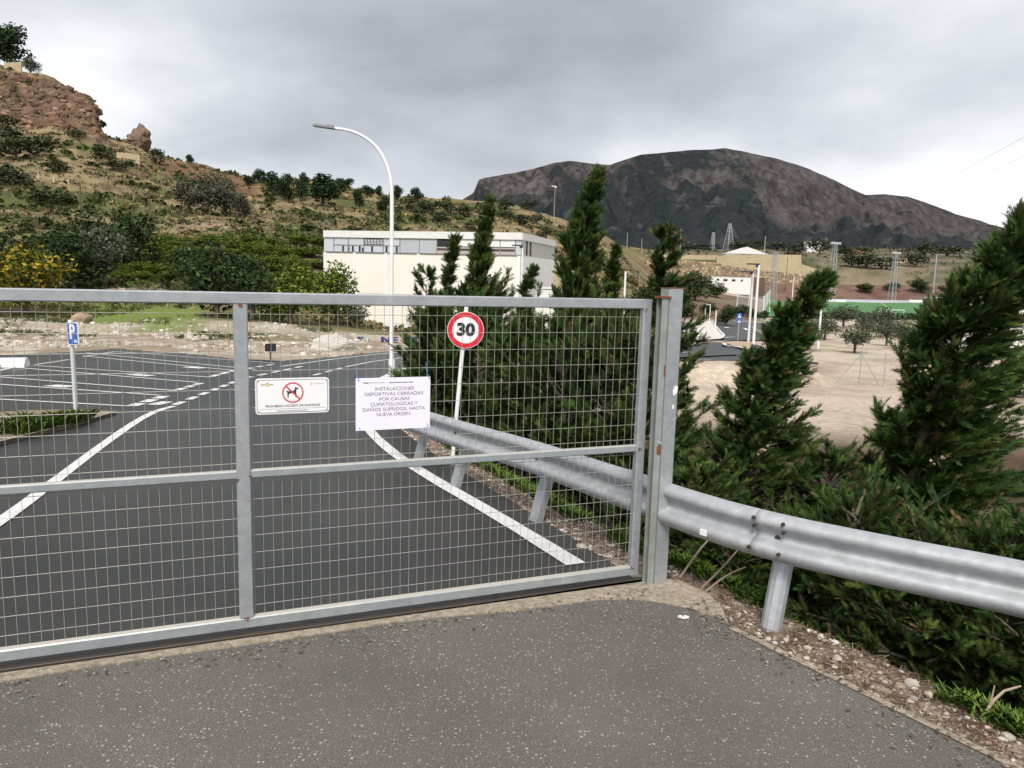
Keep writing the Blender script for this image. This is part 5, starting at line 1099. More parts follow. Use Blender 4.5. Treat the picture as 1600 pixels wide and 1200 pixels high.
def pole(name, px, ytop, ybase, D, r, label, m=GALV, cat='pole', group=None, arms=(), lean=0.0):
    if D is None: g = ground(px, ybase); D = g[1]
    p = atd(px, ybase, D); z = gz(p[0], p[1]); top = atd(px, ytop, D)[2]-z; o = empty(name, (p[0], p[1], z), 0, label, cat, group)
    MB().tube([(0, 0, -0.3), (lean, 0, top)], [r, r*.75], 8).build('shaft', m, o)
    for (w_, t) in arms: MB().box((lean*t, 0, top*t), (w_, 0.12, 0.12)).build('crossarm', m, o)
    return o, top, D
WOOD = mat('weathered_wood', (0.09, 0.065, 0.05), 0.95, c2=(0.14, 0.11, 0.085), scale=3)
CPOLE = mat('concrete_pole', (0.36, 0.33, 0.28), 0.9, c2=(0.28, 0.26, 0.22), scale=1.5)
pole('utility_pole', 1062, 358, 398, 350, 0.28, 'concrete utility pole left of the steel pylon', CPOLE, arms=((1.6, .94),))
pole('utility_pole', 1194, 369, 398, 345, 0.20, 'concrete utility pole right behind the white villa', CPOLE)
pole('utility_pole', 979, 364, 398, 345, 0.16, 'thin utility pole at the foot of the straw hill', CPOLE)
pole('utility_pole', 1002, 372, 398, 345, 0.14, 'thin utility pole near the ragged cypress', CPOLE)
pole('utility_pole', 1228, 402, 440, 312, 0.14, 'dark thin pole in front of the ochre wall', WOOD)
pole('flag_pole', 1458, 397, 455, 310, 0.32, 'plain grey pole on the red bank beside the largest cypress', GALV)
for px, a, b, l in ((127, 286, 332, 'dark wooden pole on the slope at the hillside track'), (235, 300, 346, 'dark wooden pole where the hillside track meets the gully'), (328, 326, 352, 'dark wooden pole below the grey green trees')): pole('wooden_pole', px, a, b, None, 0.14, l, WOOD)
GF = 'white marker posts on the slope'
for px, a, b in ((33, 268, 279), (60, 271, 282), (84, 275, 286), (107, 279, 291)): pole('marker_post', px, a, b, None, 0.14, 'short pale post in the row across the steep slope', mat('pale_post', (0.55, 0.52, 0.46), 0.8), 'post', GF)
o_, t_, D_ = pole('hill_lamp', 866, 291, 328, 290, 0.13, 'lone tall lamp standing on the hill crest behind the cypresses', CPOLE, 'street lamp')
MB().box((-0.5, 0, t_), (1.5, 0.4, 0.3)).build('lamp_head', WALLW, o_); MB().box((0.3, 0, t_-0.3), (0.7, 0.4, 0.5)).build('lamp_bracket', WALLW, o_)
def lamp2(px, ytop, ybase, D, r, label, arm=-1.0, group=None, name='street_lamp'):
    o, top, D = pole(name, px, ytop, ybase, D, r, label, WHITE, 'street lamp', group)
    MB().box((arm*0.45, 0, top+0.02), (0.95, 0.2, 0.10)).build('lamp_head', mat('dark_blue_grey'), o); MB().box((arm*0.1, 0, top-0.1), (0.3, 0.12, 0.2)).build('lamp_bracket', mat('dark_blue_grey'), o)
    return o
lamp2(1177, 413, 540, None, 0.11, 'taller white street lamp of the close pair at the far junction')
lamp2(1169, 425, 539, None, 0.10, 'shorter white street lamp of the close pair at the far junction')
lamp2(813, 384, 508, 66, 0.085, 'white street lamp in front of the ribbed warehouse side')
lamp2(1237, 434, 476, 250, 0.17, 'white lamp standing on the left part of the pitch')
lamp2(1278, 440, 545, None, 0.09, 'white lamp half hidden by the bent cypress tip', 1.0)
pole('white_pole', 973, 424, 520, 52, 0.085, 'plain white pole just behind the gate corner', WHITE)
# ------------------------------------------------------------------ far junction
def drape(name, ipts, m, up, kind='structure', label=None, parent=None):
    P = [ground(*p) for p in ipts]; bm = bmesh.new(); f = bm.faces.new([bm.verts.new((p[0], p[1], 0)) for p in P]); bmesh.ops.triangulate(bm, faces=[f])
    bmesh.ops.subdivide_edges(bm, edges=bm.edges[:], cuts=3, use_grid_fill=True)
    for v in bm.verts: v.co.z = gz(v.co.x, v.co.y)+up
    bmesh.ops.recalc_face_normals(bm, faces=bm.faces)
    if sum(f.normal.z for f in bm.faces) < 0: bmesh.ops.reverse_faces(bm, faces=bm.faces)
    me = bpy.data.meshes.new(name); bm.to_mesh(me); bm.free(); me.materials.append(m); o = link(bpy.data.objects.new(name, me), parent)
    if kind: tag(o, label, None, None, kind)
    return o
fr = drape('far_road', [(960, 556), (1050, 548), (1105, 537), (1172, 538), (1195, 545), (1150, 557), (1060, 562), (960, 572)], NEW_ASPH, 0.10, label='curving asphalt road at the far junction')
fl = drape('far_car_park', [(1112, 505), (1122, 502), (1170, 504), (1235, 509), (1262, 520), (1215, 533), (1130, 534)], NEW_ASPH, 0.10, label='asphalt car park at the far junction')
pv = drape('pavement', [(1062, 512), (1112, 503), (1131, 529), (1128, 533), (1078, 536)], mat('pale_paving', (0.60, 0.57, 0.52), 0.9, c2=(0.5, 0.47, 0.42), scale=1.0), 0.20, label='pale paved island at the far junction')
ti = drape('splitter_island', [(1132, 540), (1150, 537), (1176, 538), (1172, 549), (1160, 549)], mat('tan_paving', (0.42, 0.31, 0.21), 0.9, c2=(0.35, 0.26, 0.18), scale=1.0), 0.20, label='tan splitter island at the far junction')
def gl(name, ipts, w_, par, up=0.16): ribbon(name, [ground(*p)[:2] for p in ipts], w_, PAINT, par, lambda x, y: gz(x, y)+up, 1.0)
gl('edge_line', [(1130, 541), (1133, 545), (1160, 549), (1168, 552)], 0.25, fr, 0.26); gl('edge_line', [(1050, 556), (1072, 555)], 0.2, fr); gl('kerb_line', [(1104, 535.5), (1172, 537)], 0.35, fr)
gl('kerb_line', [(1111, 504), (1131, 528), (1128, 533)], 0.22, pv, 0.28); gl('stop_line', [(1131, 530.5), (1147, 529.5)], 0.3, fl); gl('painted_arrow', [(1133, 513), (1138, 515)], 0.5, fl); gl('painted_arrow', [(1163, 515), (1168, 518)], 0.4, fl); gl('bay_line', [(1175, 513), (1190, 522)], 0.12, fl); gl('bay_line', [(1195, 513), (1212, 520)], 0.12, fl); gl('kerb_line', [(1160, 503), (1205, 506)], 0.3, fl)
for px, a, b, l in ((1101, 482, 505, 'thin white post at the back of the paved island'), (1108, 476, 509, 'taller white post with a short arm on the paved island'), (1117, 485, 520, 'white post at the kerb of the paved island')):
    o, t, D = pole('white_post', px, a, b, None, 0.07, l, WHITE, 'post')
    if px == 1108: MB().box((-0.25, 0, t), (0.55, 0.1, 0.08)).build('arm', WHITE, o)
def blue_sign(px, y0, y1, yb, label, n=2, pict='X'):
    g = ground(px, yb); D = g[1]; top = atd(px, y0, D)[2]-g[2]; low = atd(px, y1, D)[2]-g[2]; o = empty('crossing_sign', g, 0, label, 'sign')
    MB().tube([(0, 0, -0.2), (0, 0, top)], 0.045, 8).build('pole', GALV, o); s = (top-low)/n
    for k in range(n):
        z = low+s*(k+.5); MB().box((0, -0.06, z), (s*.98, 0.04, s*.94)).build('plate', BLUE, o)
        t = MB(); t.prism([(-.33*s, -.32*s), (.33*s, -.32*s), (0, .36*s)], -0.088, -0.081, lambda u, v, q: (u, q, z+v)); t.build('white_triangle', SIGNW, o)
        f_ = MB(); f_.tube([(0.02*s, -0.092, z+.14*s), (0, -0.092, z)], s*.05, 5); f_.tube([(0, -0.092, z), (-.08*s, -0.092, z-.2*s)], s*.035, 5); f_.tube([(0, -0.092, z), (.09*s, -0.092, z-.2*s)], s*.035, 5); f_.build('walking_figure', DK, o)
blue_sign(1152.5, 489.5, 505.5, 534, 'two blue crossing plates stacked on one pole at the far junction'); blue_sign(1205, 501, 508.5, 513, 'single blue crossing plate at the far car park edge', 1)
# fence at the end of the pitch
def pitch_fence():
    o = empty('pitch_fence', atd(1150, 490, 175), 0, 'tall wire fence on white posts at the near left corner of the pitch', 'fence'); b = np.array(o.location)
    run = [(1146, 205), (1164, 195), (1187, 168)]; tops = []
    for px, D in run+[(1192, 240), (1196, 280)]:
        x = (px-800)/F*D; z = gz(x, D); MB().tube([(x-b[0], D-b[1], z-0.2-b[2]), (x-b[0], D-b[1], z+4.6-b[2])], 0.12, 6).build('post', WHITE, o); tops.append((x, D, z))
    w_ = MB()
    for i, j in ((0, 1), (1, 2), (2, 3), (3, 4)):
        A, B = np.array(tops[i])-b, np.array(tops[j])-b
        for k in range(41): q = A+(B-A)*k/40; w_.tube([tuple(q), tuple(q+[0, 0, 4.5])], 0.012, 3, caps=False)
        for k in range(12): w_.tube([tuple(A+[0, 0, .4*k]), tuple(B+[0, 0, .4*k])], 0.012, 3, caps=False)
    w_.build('wire_netting', mat('netting', (0.5, 0.52, 0.52), 0.6), o, recalc=False)
pitch_fence()
# wire fence at the gravel field
def field_fence():
    g0, g1 = ground(1342, 600), ground(1620, 640); o = empty('field_fence', g0, 0, 'wire fence on thin grey posts crossing the gravel field', 'fence'); P = []
    for k in range(7):
        q = g0+(g1-g0)*k/6; z = gz(q[0], q[1]); P.append(np.array([q[0], q[1], z])-g0)
        MB().tube([tuple(P[-1]-[0, 0, .2]), tuple(P[-1]+[0, 0, 1.5])], 0.022, 6).build('post', GALV, o)
    MB().tube([tuple(P[0]+[0, 0, 1.35]), tuple(P[0]+[-.9, .3, 0])], 0.018, 5).build('brace', GALV, o); MB().tube([tuple(P[0]+[0, 0, 1.35]), tuple(P[0]+[.8, -.2, 0])], 0.018, 5).build('brace', GALV, o)
    w_ = MB()
    for a, b in zip(P[:-1], P[1:]):
        for h in (.15, .5, .85, 1.2, 1.45): w_.tube([tuple(a+[0, 0, h]), tuple(b+[0, 0, h])], 0.005, 3, caps=False)
        for k in range(12): q = a+(b-a)*k/12; w_.tube([tuple(q), tuple(q+[0, 0, 1.45])], 0.003, 3, caps=False)
    w_.build('wires', WIREM, o, recalc=False)
field_fence()
# power cables over the valley
pole('utility_pole', 1290, 372, 392, 700, 0.35, 'distant pole at the mountain foot that carries the cables', CPOLE)
a0 = atd(1290, 373, 700)
pr, tr_, Dr = pole('utility_pole', 1980, -60, 520, 90, 0.16, 'concrete utility pole carrying the cables over the field', CPOLE)
for (px, py) in ((1600, 208), (1600, 238)):
    m_ = atd(px, py, 140); e = m_+(m_-a0)*0.14
    pts_ = [tuple(a0+(e-a0)*k/14-np.array([0, 0, 2.0*math.sin(math.pi*k/14)])) for k in range(15)]
    c = empty('power_cable', (0, 0, 0), 0, 'thin upper cable crossing the pale sky' if py == 208 else 'thin lower cable crossing the pale sky', 'cable'); MB().tube(pts_, 0.022, 4, caps=False).build('wire', mat('cable_grey', (0.35, 0.35, 0.36), 0.7), c)
# ------------------------------------------------------------------ things round the car park
LTR = mat('letter_blue', (0.012, 0.02, 0.16), 0.5); TEAL = mat('letter_teal', (0.28, 0.52, 0.50), 0.6, c2=(0.7, 0.72, 0.7), scale=6)
def town_letter(ch, px, y0, y1, D, m, label, wpx):
    p = atd(px, y1, D); z = gz(p[0], p[1]); h = atd(px, y0, D)[2]-z; me = text_mesh(ch, h*1.4, m, depth=0.16, bold=h*0.03); me.transform(FACE.to_4x4())
    xs = [v.co.x for v in me.vertices]; zs = [v.co.z for v in me.vertices]; me.transform(Matrix.Translation((-(max(xs)+min(xs))/2, 0, -min(zs)))); f = wpx*D/F/(max(xs)-min(xs)); g = h/(max(zs)-min(zs)); me.transform(Matrix.Diagonal((f, 1, g, 1)))
    o = bpy.data.objects.new('town_letter', me); link(o); o.location = (p[0], p[1], z-0.03); tag(o, label, 'letter'); return o
DL = 41.5
for ch, px, w_, m in (('F', 563, 9, LTR), ('I', 574, 4.2, TEAL), ('N', 603, 14, LTR), ('E', 617, 9, LTR), ('S', 636, 9, LTR), ('T', 650, 9, LTR), ('R', 664, 10, LTR), ('A', 678, 11, LTR), ('T', 692, 9, LTR)):
    lab = {'F': 'dark blue standing letter F, first of the town name', 'I': 'pale teal standing letter I between the blue letters F and N', 'N': 'dark blue standing letter N left of the lamp pole', 'E': 'dark blue standing letter E just right of the lamp pole', 'S': 'dark blue standing letter S at the edge of the cypresses', 'R': 'dark blue standing letter R behind the cypresses', 'A': 'dark blue standing letter A behind the cypresses'}.get(ch, 'dark blue standing letter T right after the S' if px < 660 else 'dark blue standing letter T that ends the town name')
    town_letter(ch, px, 525.5, 543, DL, m, lab, w_)
wall_run('low_cream_wall', [(552, 524, 546, 42.3), (600, 525, 546, 42.3), (645, 526, 545, 42.3)], 0.25, mat('cream_low_wall', (0.42, 0.37, 0.29), 0.9, c2=(0.52, 0.48, 0.42), scale=1.5), 'low cream wall behind the standing blue letters')
# small black sign turned away
g = ground(423, 562); s_ = empty('turned_sign', (g[0], g[1], g[2]), 0.3, 'small black sign plate on a short pole, seen from behind', 'sign'); k_ = g[1]/F
MB().tube([(0, 0, -0.1), (0, 0, 25*k_)], 0.03, 8).build('pole', BLACK, s_); MB().prism(rrect(17*k_, 13*k_, 0.05), -0.05, -0.03, lambda u, v, q: (u, q, v+19*k_)).build('plate', BLACK, s_)
# white plastic barrier
g = hitr(6, 572); br_ = empty('road_barrier', (g[0], g[1], float(zroad(g[0], g[1]))-0.02), 0.32, 'white block barrier lying at the car park edge', 'barrier'); k_ = g[1]/F
MB().prism([(-.30, 0), (.30, 0), (.27, .10), (.13, .20), (.10, 14*k_), (-.10, 14*k_), (-.13, .20), (-.27, .10)], -46*k_, 32*k_, lambda u, v, q: (q, u, v)).build('block', SIGNW, br_); MB().box((-0.1, -0.301, 0.06), (0.2, 0.02, 0.09)).build('forklift_slot', BLACK, br_)
# concrete lump, rubble, rocks
def rock_mesh(seed, n=2, rough=0.28, crag=0.0):
    bm = bmesh.new(); bmesh.ops.create_icosphere(bm, subdivisions=n, radius=1.0); r = np.random.default_rng(seed); ax = norm(r.normal(size=(9, 3))); lim = r.uniform(.55, .95, 9)
    P = np.array([v.co for v in bm.verts])
    for a, l in zip(ax, lim):
        d = P@a; P = P-a[None]*(np.maximum(d-l, 0)*0.9)[:, None]
    P = P*(1+rough*0.4*(r.random((len(P), 1))-.5)*(0.3 if crag else 1))
    if crag: P = P*(1+crag*((fbm(P[:, 0]*2.2+P[:, 1]*1.7, P[:, 2]*2.4, 5, seed, .6)-.5)*1.6+(np.abs(fbm(P[:, 0]*3+P[:, 1]*4, P[:, 2]*1.2, 3, seed+5)-.5))))[:, None]
    for v, p in zip(bm.verts, P): v.co = p
    me = bpy.data.meshes.new('rock'); bm.to_mesh(me); bm.free(); return me
ROCKM = [rock_mesh(i, 2) for i in range(6)]; ROCKS = [rock_mesh(20+i, 1) for i in range(6)]
RK = mat('pale_rock', (0.52, 0.47, 0.41), 0.95, c2=(0.38, 0.33, 0.27), scale=3, amt=0.8, bump=0.5, bscale=20); RKB = mat('brown_rock', (0.20, 0.13, 0.095), 0.95, c2=(0.27, 0.19, 0.13), scale=0.12, amt=0.8, c3=(0.09, 0.065, 0.05), scale3=0.6, amt3=0.6, bump=0.9, bscale=0.5)
for me in ROCKM+ROCKS: me.materials.append(RK)
def rock(p, s, rz, label, group=None, me=None, m=None, name='rock', cat='rock'):
    o = bpy.data.objects.new(name, me or ROCKM[int(rz*10) % 6]); link(o); o.location = [float(v) for v in p]; o.scale = s; o.rotation_euler = (0.2*math.sin(rz*5), 0.2*math.cos(rz*3), rz)
    if m:
        if not len(o.data.materials): o.data.materials.append(m)
        else: o.material_slots[0].link = 'OBJECT'; o.material_slots[0].material = m
    return tag(o, label, cat, group)
g = ground(520, 548); rock((g[0], g[1]+.6, g[2]+0.05), (1.05, .6, .62), 0.4, 'big pale concrete slab heap beside the blue letters', me=rock_mesh(55, 4, .1, .3), m=mat('pale_concrete', (0.42, 0.40, 0.36), 0.9, c2=(0.5, 0.47, 0.41), scale=2), name='concrete_heap', cat='heap')
GRK = 'white stones in the small pile'
rr_ = random.Random(8)
for k in range(13):
    g = ground(292+rr_.uniform(0, 46), 528+rr_.uniform(0, 6)); s1 = rr_.uniform(.10, .24); rock((g[0], g[1], g[2]+s1*.5), (s1*1.2, s1, s1*.8), rr_.uniform(0, 6), 'white stone in the small pile on the dirt behind the car park', GRK)
g = ground(128, 505); rock((g[0], g[1], g[2]+.2), (.62, .5, .5), 1.2, 'pale brown boulder at the edge of the bright grass', me=rock_mesh(56, 3, .1, .4), m=mat('tan_rock', (.34, .26, .18), .95, c2=(.24, .18, .12), scale=2), name='boulder')
# outcrops on the hill
p = atd(218, 215, 250); rock((p[0], p[1], p[2]-0.6), (3.7, 3.4, 4.3), 2.3, 'upright rock pinnacle on the hill crest', me=rock_mesh(91, 5, .35, .42), m=RKB, name='rock_pinnacle')
p = atd(201, 226, 250); rock((p[0], p[1], p[2]-0.6), (3.2, 3.0, 2.2), 1.3, 'low rock shoulder beside the upright pinnacle', me=rock_mesh(92, 5, .35, .5), m=RKB, name='rock_shoulder')
wall_run('ochre_slope_wall', [(182, 238, 248, 212), (200, 239, 255, 212), (218, 242, 250, 212)], 0.5, OCHRE, 'small ochre retaining wall on the slope below the pinnacle')
wall_run('clifftop_wall', [(6, 98, 106, 256), (33, 97, 105, 256)], 0.5, OCHRE, 'ochre wall at the cliff top under the dark tree')
wall_run('dry_stone_wall', [(112, 448, 462, 66), (165, 450, 460, 66), (215, 450, 461, 66), (260, 452, 461, 67)], 0.5, STONE, 'low dry stone wall in front of the grove')
# ------------------------------------------------------------------ verge: gravel, weeds, litter
def edge_points(rng, n, s0, s1, ymax=14, ymin=2.3):
    P = np.array(EDGE); seg = P[1:]-P[:-1]; L_ = np.linalg.norm(seg, axis=1); mids = P[:-1, 1]+seg[:, 1]/2; L_ = np.where((mids > ymin-.5) & (P[1:, 1] < ymax+2), L_, 0); i = rng.choice(len(seg), n, p=L_/L_.sum()); t = rng.random(n)
    q = P[i]+seg[i]*t[:, None]; nr = np.stack([seg[i][:, 1], -seg[i][:, 0]], -1); nr /= np.linalg.norm(nr, axis=1)[:, None]
    q = q+nr*rng.uniform(s0, s1, n)[:, None]; return q[:, 0], q[:, 1]
def gravel():
    rng = np.random.default_rng(12); bm = bmesh.new(); bmesh.ops.create_icosphere(bm, subdivisions=1, radius=1.0); IV = np.array([v.co for v in bm.verts]); IT = np.array([[v.index for v in f.verts] for f in bm.faces]); bm.free()
    V_, T_, C_ = [], [], []; b = 0
    x, y = edge_points(rng, 15000, 0.0, 0.40, 16); kp = (y > 5) | (rng.random(len(y)) < .5); x, y = x[kp], y[kp]; z = Hf(x, y); pal = np.array([(0.50, 0.40, 0.33), (0.56, 0.49, 0.43), (0.26, 0.17, 0.12), (0.40, 0.30, 0.24), (0.60, 0.56, 0.52)])
    for i in range(len(x)):
        s = 0.0045+0.013*rng.random()**4; sc_ = s*np.array([1+.8*rng.random(), 1+.5*rng.random(), .7]); a = rng.uniform(0, 6.28); R = np.array([[math.cos(a), -math.sin(a), 0], [math.sin(a), math.cos(a), 0], [0, 0, 1]])
        V_.append((IV*sc_*(1+.35*(rng.random((len(IV), 1))-.5)))@R.T+[x[i], y[i], z[i]+s*.3]); T_.append(IT+b); b += len(IV); C_.append(np.repeat(pal[rng.integers(5)][None]*(.7+.5*rng.random()), len(IV), 0))
    tag(np_obj('verge_gravel', np.concatenate(V_), np.concatenate(T_), mat('gravel', attr=True, rough=.95, c3=(.2, .16, .13), scale3=60, amt3=.4), cols=np.concatenate(C_)), 'loose pale gravel along the verge', None, None, 'stuff')
    # dry needles and twigs lying on it
    x, y = edge_points(rng, 16000, 0.02, 0.9, 14); z = Hf(x, y); n = len(x); a = rng.uniform(0, 6.28, n); l = 0.02+.06*rng.random(n); d = np.stack([np.cos(a), np.sin(a), rng.normal(0, .15, n)], -1); w_ = np.stack([-np.sin(a), np.cos(a), np.zeros(n)], -1)*0.0028; o = np.stack([x, y, z+.012], -1)
    V = np.stack([o-d*l[:, None]-w_, o-d*l[:, None]+w_, o+d*l[:, None]+w_*.4, o+d*l[:, None]-w_*.4], 1).reshape(-1, 3); C = np.repeat(np.array([(.10, .055, .035), (.17, .11, .07), (.06, .04, .03), (.24, .18, .12)])[rng.integers(0, 4, n)], 4, 0)
    tag(np_obj('dry_litter', V, np.arange(4*n).reshape(-1, 4), mat('litter', attr=True, rough=.95), cols=C), 'dry needles and twigs littering the verge', None, None, 'stuff')
gravel()
def weeds(name, x, y, z, rng, h, label, pal, blades=9):
    n = len(x)*blades; X = np.repeat(np.stack([x, y, z-.01], -1), blades, 0)+np.concatenate([rng.normal(0, .025, (n, 2)), np.zeros((n, 1))], 1); a = rng.uniform(0, 6.28, n); l = h*(.4+.9*rng.random(n)); o = .35+.7*rng.random(n)
    d = np.stack([np.cos(a)*o, np.sin(a)*o, np.ones(n)], -1)*l[:, None]; w_ = np.stack([-np.sin(a), np.cos(a), np.zeros(n)], -1)*(.0025+.003*rng.random(n))[:, None]
    m = X+d*.55; t = X+d*np.array([1.15, 1.15, .8]); V = np.stack([X-w_, X+w_, m+w_*1.3, t, m-w_*1.3], 1).reshape(-1, 3); C = np.repeat(np.array(pal)[rng.integers(0, len(pal), n)]*(.7+.6*rng.random((n, 1))), 5, 0)
    tag(np_obj(name, V, np.arange(5*n).reshape(-1, 5), LEAF, cols=C), label, None, None, 'stuff')
rng = np.random.default_rng(33); GP = [(.09, .17, .02), (.13, .22, .03), (.17, .25, .05), (.06, .11, .02)]
x, y = edge_points(rng, 9000, 0.26, 0.74, 15); kp = fbm(x*1.4, y*1.4, 3, 6) > np.where(y > 5, .28, .42); x, y = x[kp], y[kp]; weeds('verge_grass', x, y, Hf(x, y), rng, .075, 'fresh green grass and weeds along the bank edge', GP)
n = 700; t = rng.random(n)**1.5; A_ = np.array(ISL[0]); q = np.array(ISL[0])[None]*(1-t[:, None])+np.array(ISL[4])[None]*t[:, None]+np.stack([-np.abs(rng.normal(0, .5, n))*(.3+t), np.abs(rng.normal(0, .35, n))*(.2+t)], -1)
kp = pip(ISL, q[:, 0], q[:, 1]) & (fbm(q[:, 0]*1.2, q[:, 1]*1.2, 3, 16) > .50); q = q[kp]; weeds('island_weeds', q[:, 0], q[:, 1], zroad(q[:, 0], q[:, 1])+.035, rng, .17, 'green weeds growing on the soil island', GP, 12)
n = 5000; px = rng.uniform(-40, 520, n); D = rng.uniform(37, 60, n); x = (px-800)/F*D; kp = (fbm(x/5, D/5, 3, 26) > .50) & ~pip(ASPH, x, D); x, D = x[kp], D[kp]; weeds('rough_grass', x, D, Hf(x, D), rng, .22, 'tufts of green and straw grass on the rough ground behind the car park', [(.14, .21, .03), (.2, .26, .05), (.30, .27, .12), (.09, .14, .025)], 6)
GW = 'white stones on the verge'
for px, py, s1 in ((1307, 1032, .026), (1452, 1088, .024), (1575, 1152, .026), (1228, 1000, .02), (1262, 1014, .02), (908, 846, .05), (922, 852, .035), (1424, 1068, .03)):
    p = hitz(px, py); rock((p[0], p[1], gz(p[0], p[1])+s1*.45), (s1*1.3, s1, s1*.8), px % 6.0, 'white stone lying among the gravel of the verge', GW, me=ROCKM[px % 6], name='stone', cat='stone')
TW = mat('dead_wood', (.36, .28, .21), .9, c2=(.25, .19, .14), scale=12)
for pts_, l in (([(1058, 888, 4.9), (1090, 862, 4.95), (1110, 840, 5.0)], 'thin bare twig rising steeply behind the guardrail near the gate post'), ([(1090, 905, 4.75), (1130, 886, 4.7), (1158, 853, 4.72)], 'curved bare twig touching the underside of the guardrail'), ([(1095, 910, 4.7), (1135, 898, 4.6), (1165, 886, 4.62)], 'low bare twig lying beside the curved one'), ([(1530, 1108, 3.3), (1560, 1082, 3.35), (1595, 1072, 3.4)], 'forked grey twig sticking out of the bank')):
    P_ = [atd(a, b, D) for a, b, D in pts_]; P_[0][2] = gz(P_[0][0], P_[0][1])-.03; b_ = P_[0]; t_ = empty('dead_twig', b_, 0, l, 'twig'); MB().tube([tuple(q-b_) for q in smooth_path(P_, 1)], [.009, .008, .007, .006, .005, .004][:len(smooth_path(P_, 1))], 5).build('stem', TW, t_)
    if 'forked' in l: MB().tube([tuple((P_[1]-b_)*.6), tuple((P_[1]-b_)*.6+np.array([.01, 0, .10]))], [.006, .003], 5).build('fork', TW, t_)

def rubble():
    rng = np.random.default_rng(61); bm = bmesh.new(); bmesh.ops.create_icosphere(bm, subdivisions=1, radius=1.0); IV = np.array([v.co for v in bm.verts]); IT = np.array([[v.index for v in f.verts] for f in bm.faces]); bm.free()
    n = 2600; px = rng.uniform(-60, 640, n); D = rng.uniform(29, 49, n); x = (px-800)/F*D; kp = ~pip(ASPH, x, D) & (fbm(x/3, D/3, 3, 19) > .46); x, D = x[kp], D[kp]; z = Hf(x, D); V_, T_, C_ = [], [], []
    for i in range(len(x)):
        s1 = .03+.13*rng.random()**4; V_.append(IV*s1*np.array([1.3, 1, .7])*(1+.5*(rng.random((len(IV), 1))-.5))+[x[i], D[i], z[i]+s1*.2]); T_.append(IT+i*len(IV)); C_.append(np.repeat(np.array([(.5, .44, .36), (.36, .28, .21), (.6, .56, .5)])[rng.integers(3)][None]*(.7+.5*rng.random()), len(IV), 0))
    tag(np_obj('rubble', np.concatenate(V_), np.concatenate(T_), mat('gravel'), cols=np.concatenate(C_)), 'pale rubble scattered on the dirt behind the car park', None, None, 'stuff')
rubble()

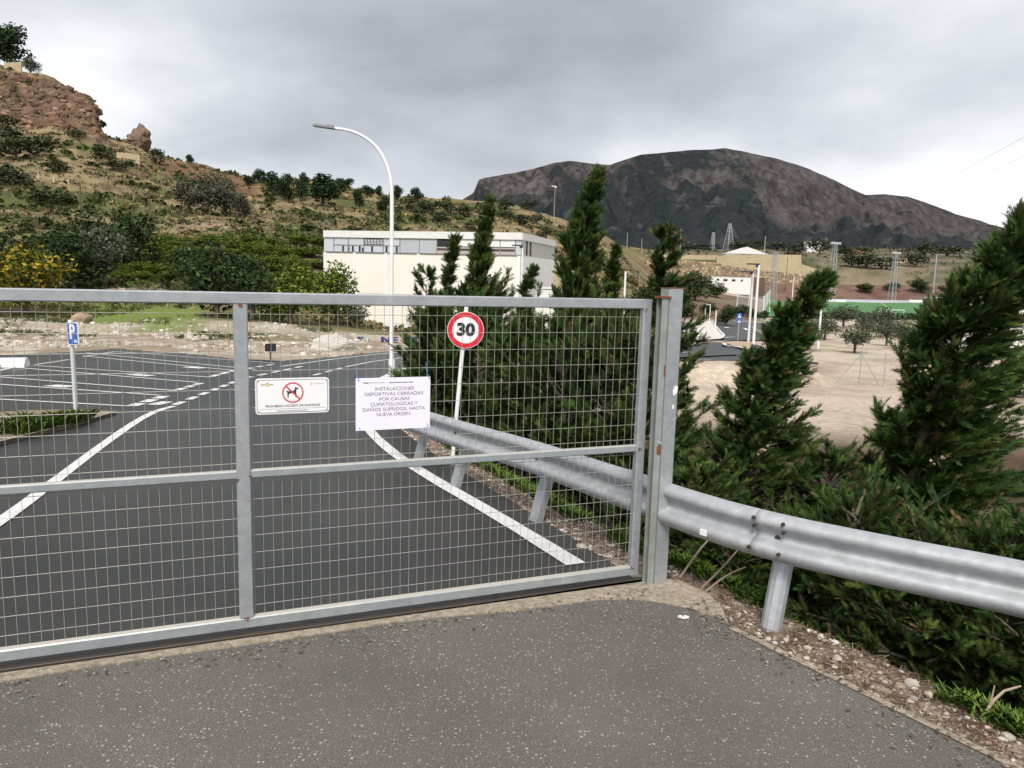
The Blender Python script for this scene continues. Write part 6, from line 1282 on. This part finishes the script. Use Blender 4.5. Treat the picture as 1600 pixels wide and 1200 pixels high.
def hill_rocks():
    """angular blocks breaking the cliff face and the ledges of the hill"""
    rng = np.random.default_rng(71); B = []
    for k in range(5):
        me = rock_mesh(300+k, 1, .9); B.append((np.array([v.co for v in me.vertices]), np.array([list(p.vertices) for p in me.polygons]))); bpy.data.meshes.remove(me)
    V_, T_, C_ = [], [], []; b = 0
    pal = np.array([(.20, .105, .075), (.26, .155, .105), (.13, .075, .06), (.30, .20, .13), (.17, .12, .09)])
    def put(x, y, z, sx, sy, sz, rz, c):
        nonlocal b
        V, T = B[rng.integers(5)]; R = np.array([[math.cos(rz), -math.sin(rz), 0], [math.sin(rz), math.cos(rz), 0], [0, 0, 1]]); V_.append((V*[sx, sy, sz])@R.T+[x, y, z]); T_.append(T+b); b += len(V); C_.append(np.repeat(c[None]*(.5+.75*rng.random()), len(V), 0))
    n = 2600; px = rng.uniform(-300, 164, n); D = rng.uniform(223, 243, n); x = (px-800)/F*D; z = Hf(x, D)
    for i in range(n):
        s1 = .25+.85*rng.random()**2.5; put(x[i], D[i]+.25*s1, z[i]-.1*s1, s1*(1+1.6*rng.random()), s1*.8, s1*(.5+1.1*rng.random()), rng.uniform(-.5, .5), pal[rng.integers(5)])
    n = 380; px = rng.uniform(330, 760, n); D = rng.uniform(112, 200, n); x = (px-800)/F*D; z = Hf(x, D); z2 = Hf(x, D+1.2); kp = (z2-z) > .75
    for i in np.where(kp)[0]:
        s1 = .5+.9*rng.random(); put(x[i], D[i]+.5, z[i]+.3, s1*2.6, s1*.8, s1*.45, rng.uniform(-.2, .2), pal[rng.integers(2, 5)])
    n = 420; px = rng.uniform(-200, 480, n); D = rng.uniform(125, 222, n); x = (px-800)/F*D; kp = fbm(x/12, D/12, 3, 44) > .54; x, D = x[kp], D[kp]; z = Hf(x, D)
    for i in range(len(x)):
        s1 = .2+.6*rng.random()**3; put(x[i], D[i], z[i], s1*1.6, s1, s1*.8, rng.uniform(0, 3), pal[rng.integers(5)])
    tag(np_obj('hillside_rocks', np.concatenate(V_), np.concatenate(T_), mat('hill_stone', attr=True, rough=.95, c2=(.09, .06, .05), scale=.8, amt=.5, spec=.1), cols=np.concatenate(C_)), 'angular rock blocks breaking out of the cliff and slope', None, None, 'stuff')
hill_rocks()

# daub of white paint by the post, dark debris on the near road
q = hitz(1068, 965); MB().prism([(q[0]+.035*math.cos(a*.5)*(1+.15*math.sin(a*3)), q[1]+.026*math.sin(a*.5)*(1+.1*math.cos(a*2))) for a in range(13)], 0.004, 0.006).build('paint_daub', PAINT, old)
def debris():
    rng = np.random.default_rng(88); P = []
    e = np.array(EDGE[3:8]); t = rng.random(420); i = rng.integers(0, len(e)-1, 420); q = e[i]+(e[i+1]-e[i])*t[:, None]-np.abs(rng.normal(0, .13, 420))[:, None]*np.array([.83, .55])
    g = GA[None]+GD[None]*(rng.random(420)*4.2)[:, None]-GN[None]*(.16+np.abs(rng.normal(0, .09, 420)))[:, None]
    q = np.concatenate([q, g]); n = len(q); a = rng.uniform(0, 6.28, n); l = .004+.016*rng.random(n)**2; d = np.stack([np.cos(a), np.sin(a), np.zeros(n)], -1)*l[:, None]; w_ = np.stack([-np.sin(a), np.cos(a), np.zeros(n)], -1)*(l*.4)[:, None]; o = np.stack([q[:, 0], q[:, 1], np.full(n, .011)], -1)
    V = np.stack([o-d, o-w_, o+d, o+w_+[0, 0, .004]], 1).reshape(-1, 3); C = np.repeat(np.array([(.06, .045, .03), (.16, .12, .08), (.30, .25, .19), (.10, .07, .045)])[rng.integers(0, 4, n)], 4, 0)
    tag(np_obj('road_grit', V, np.arange(4*n).reshape(-1, 4), mat('litter'), cols=C), 'grit and leaf scraps gathered at the road edge', None, None, 'stuff')
debris()
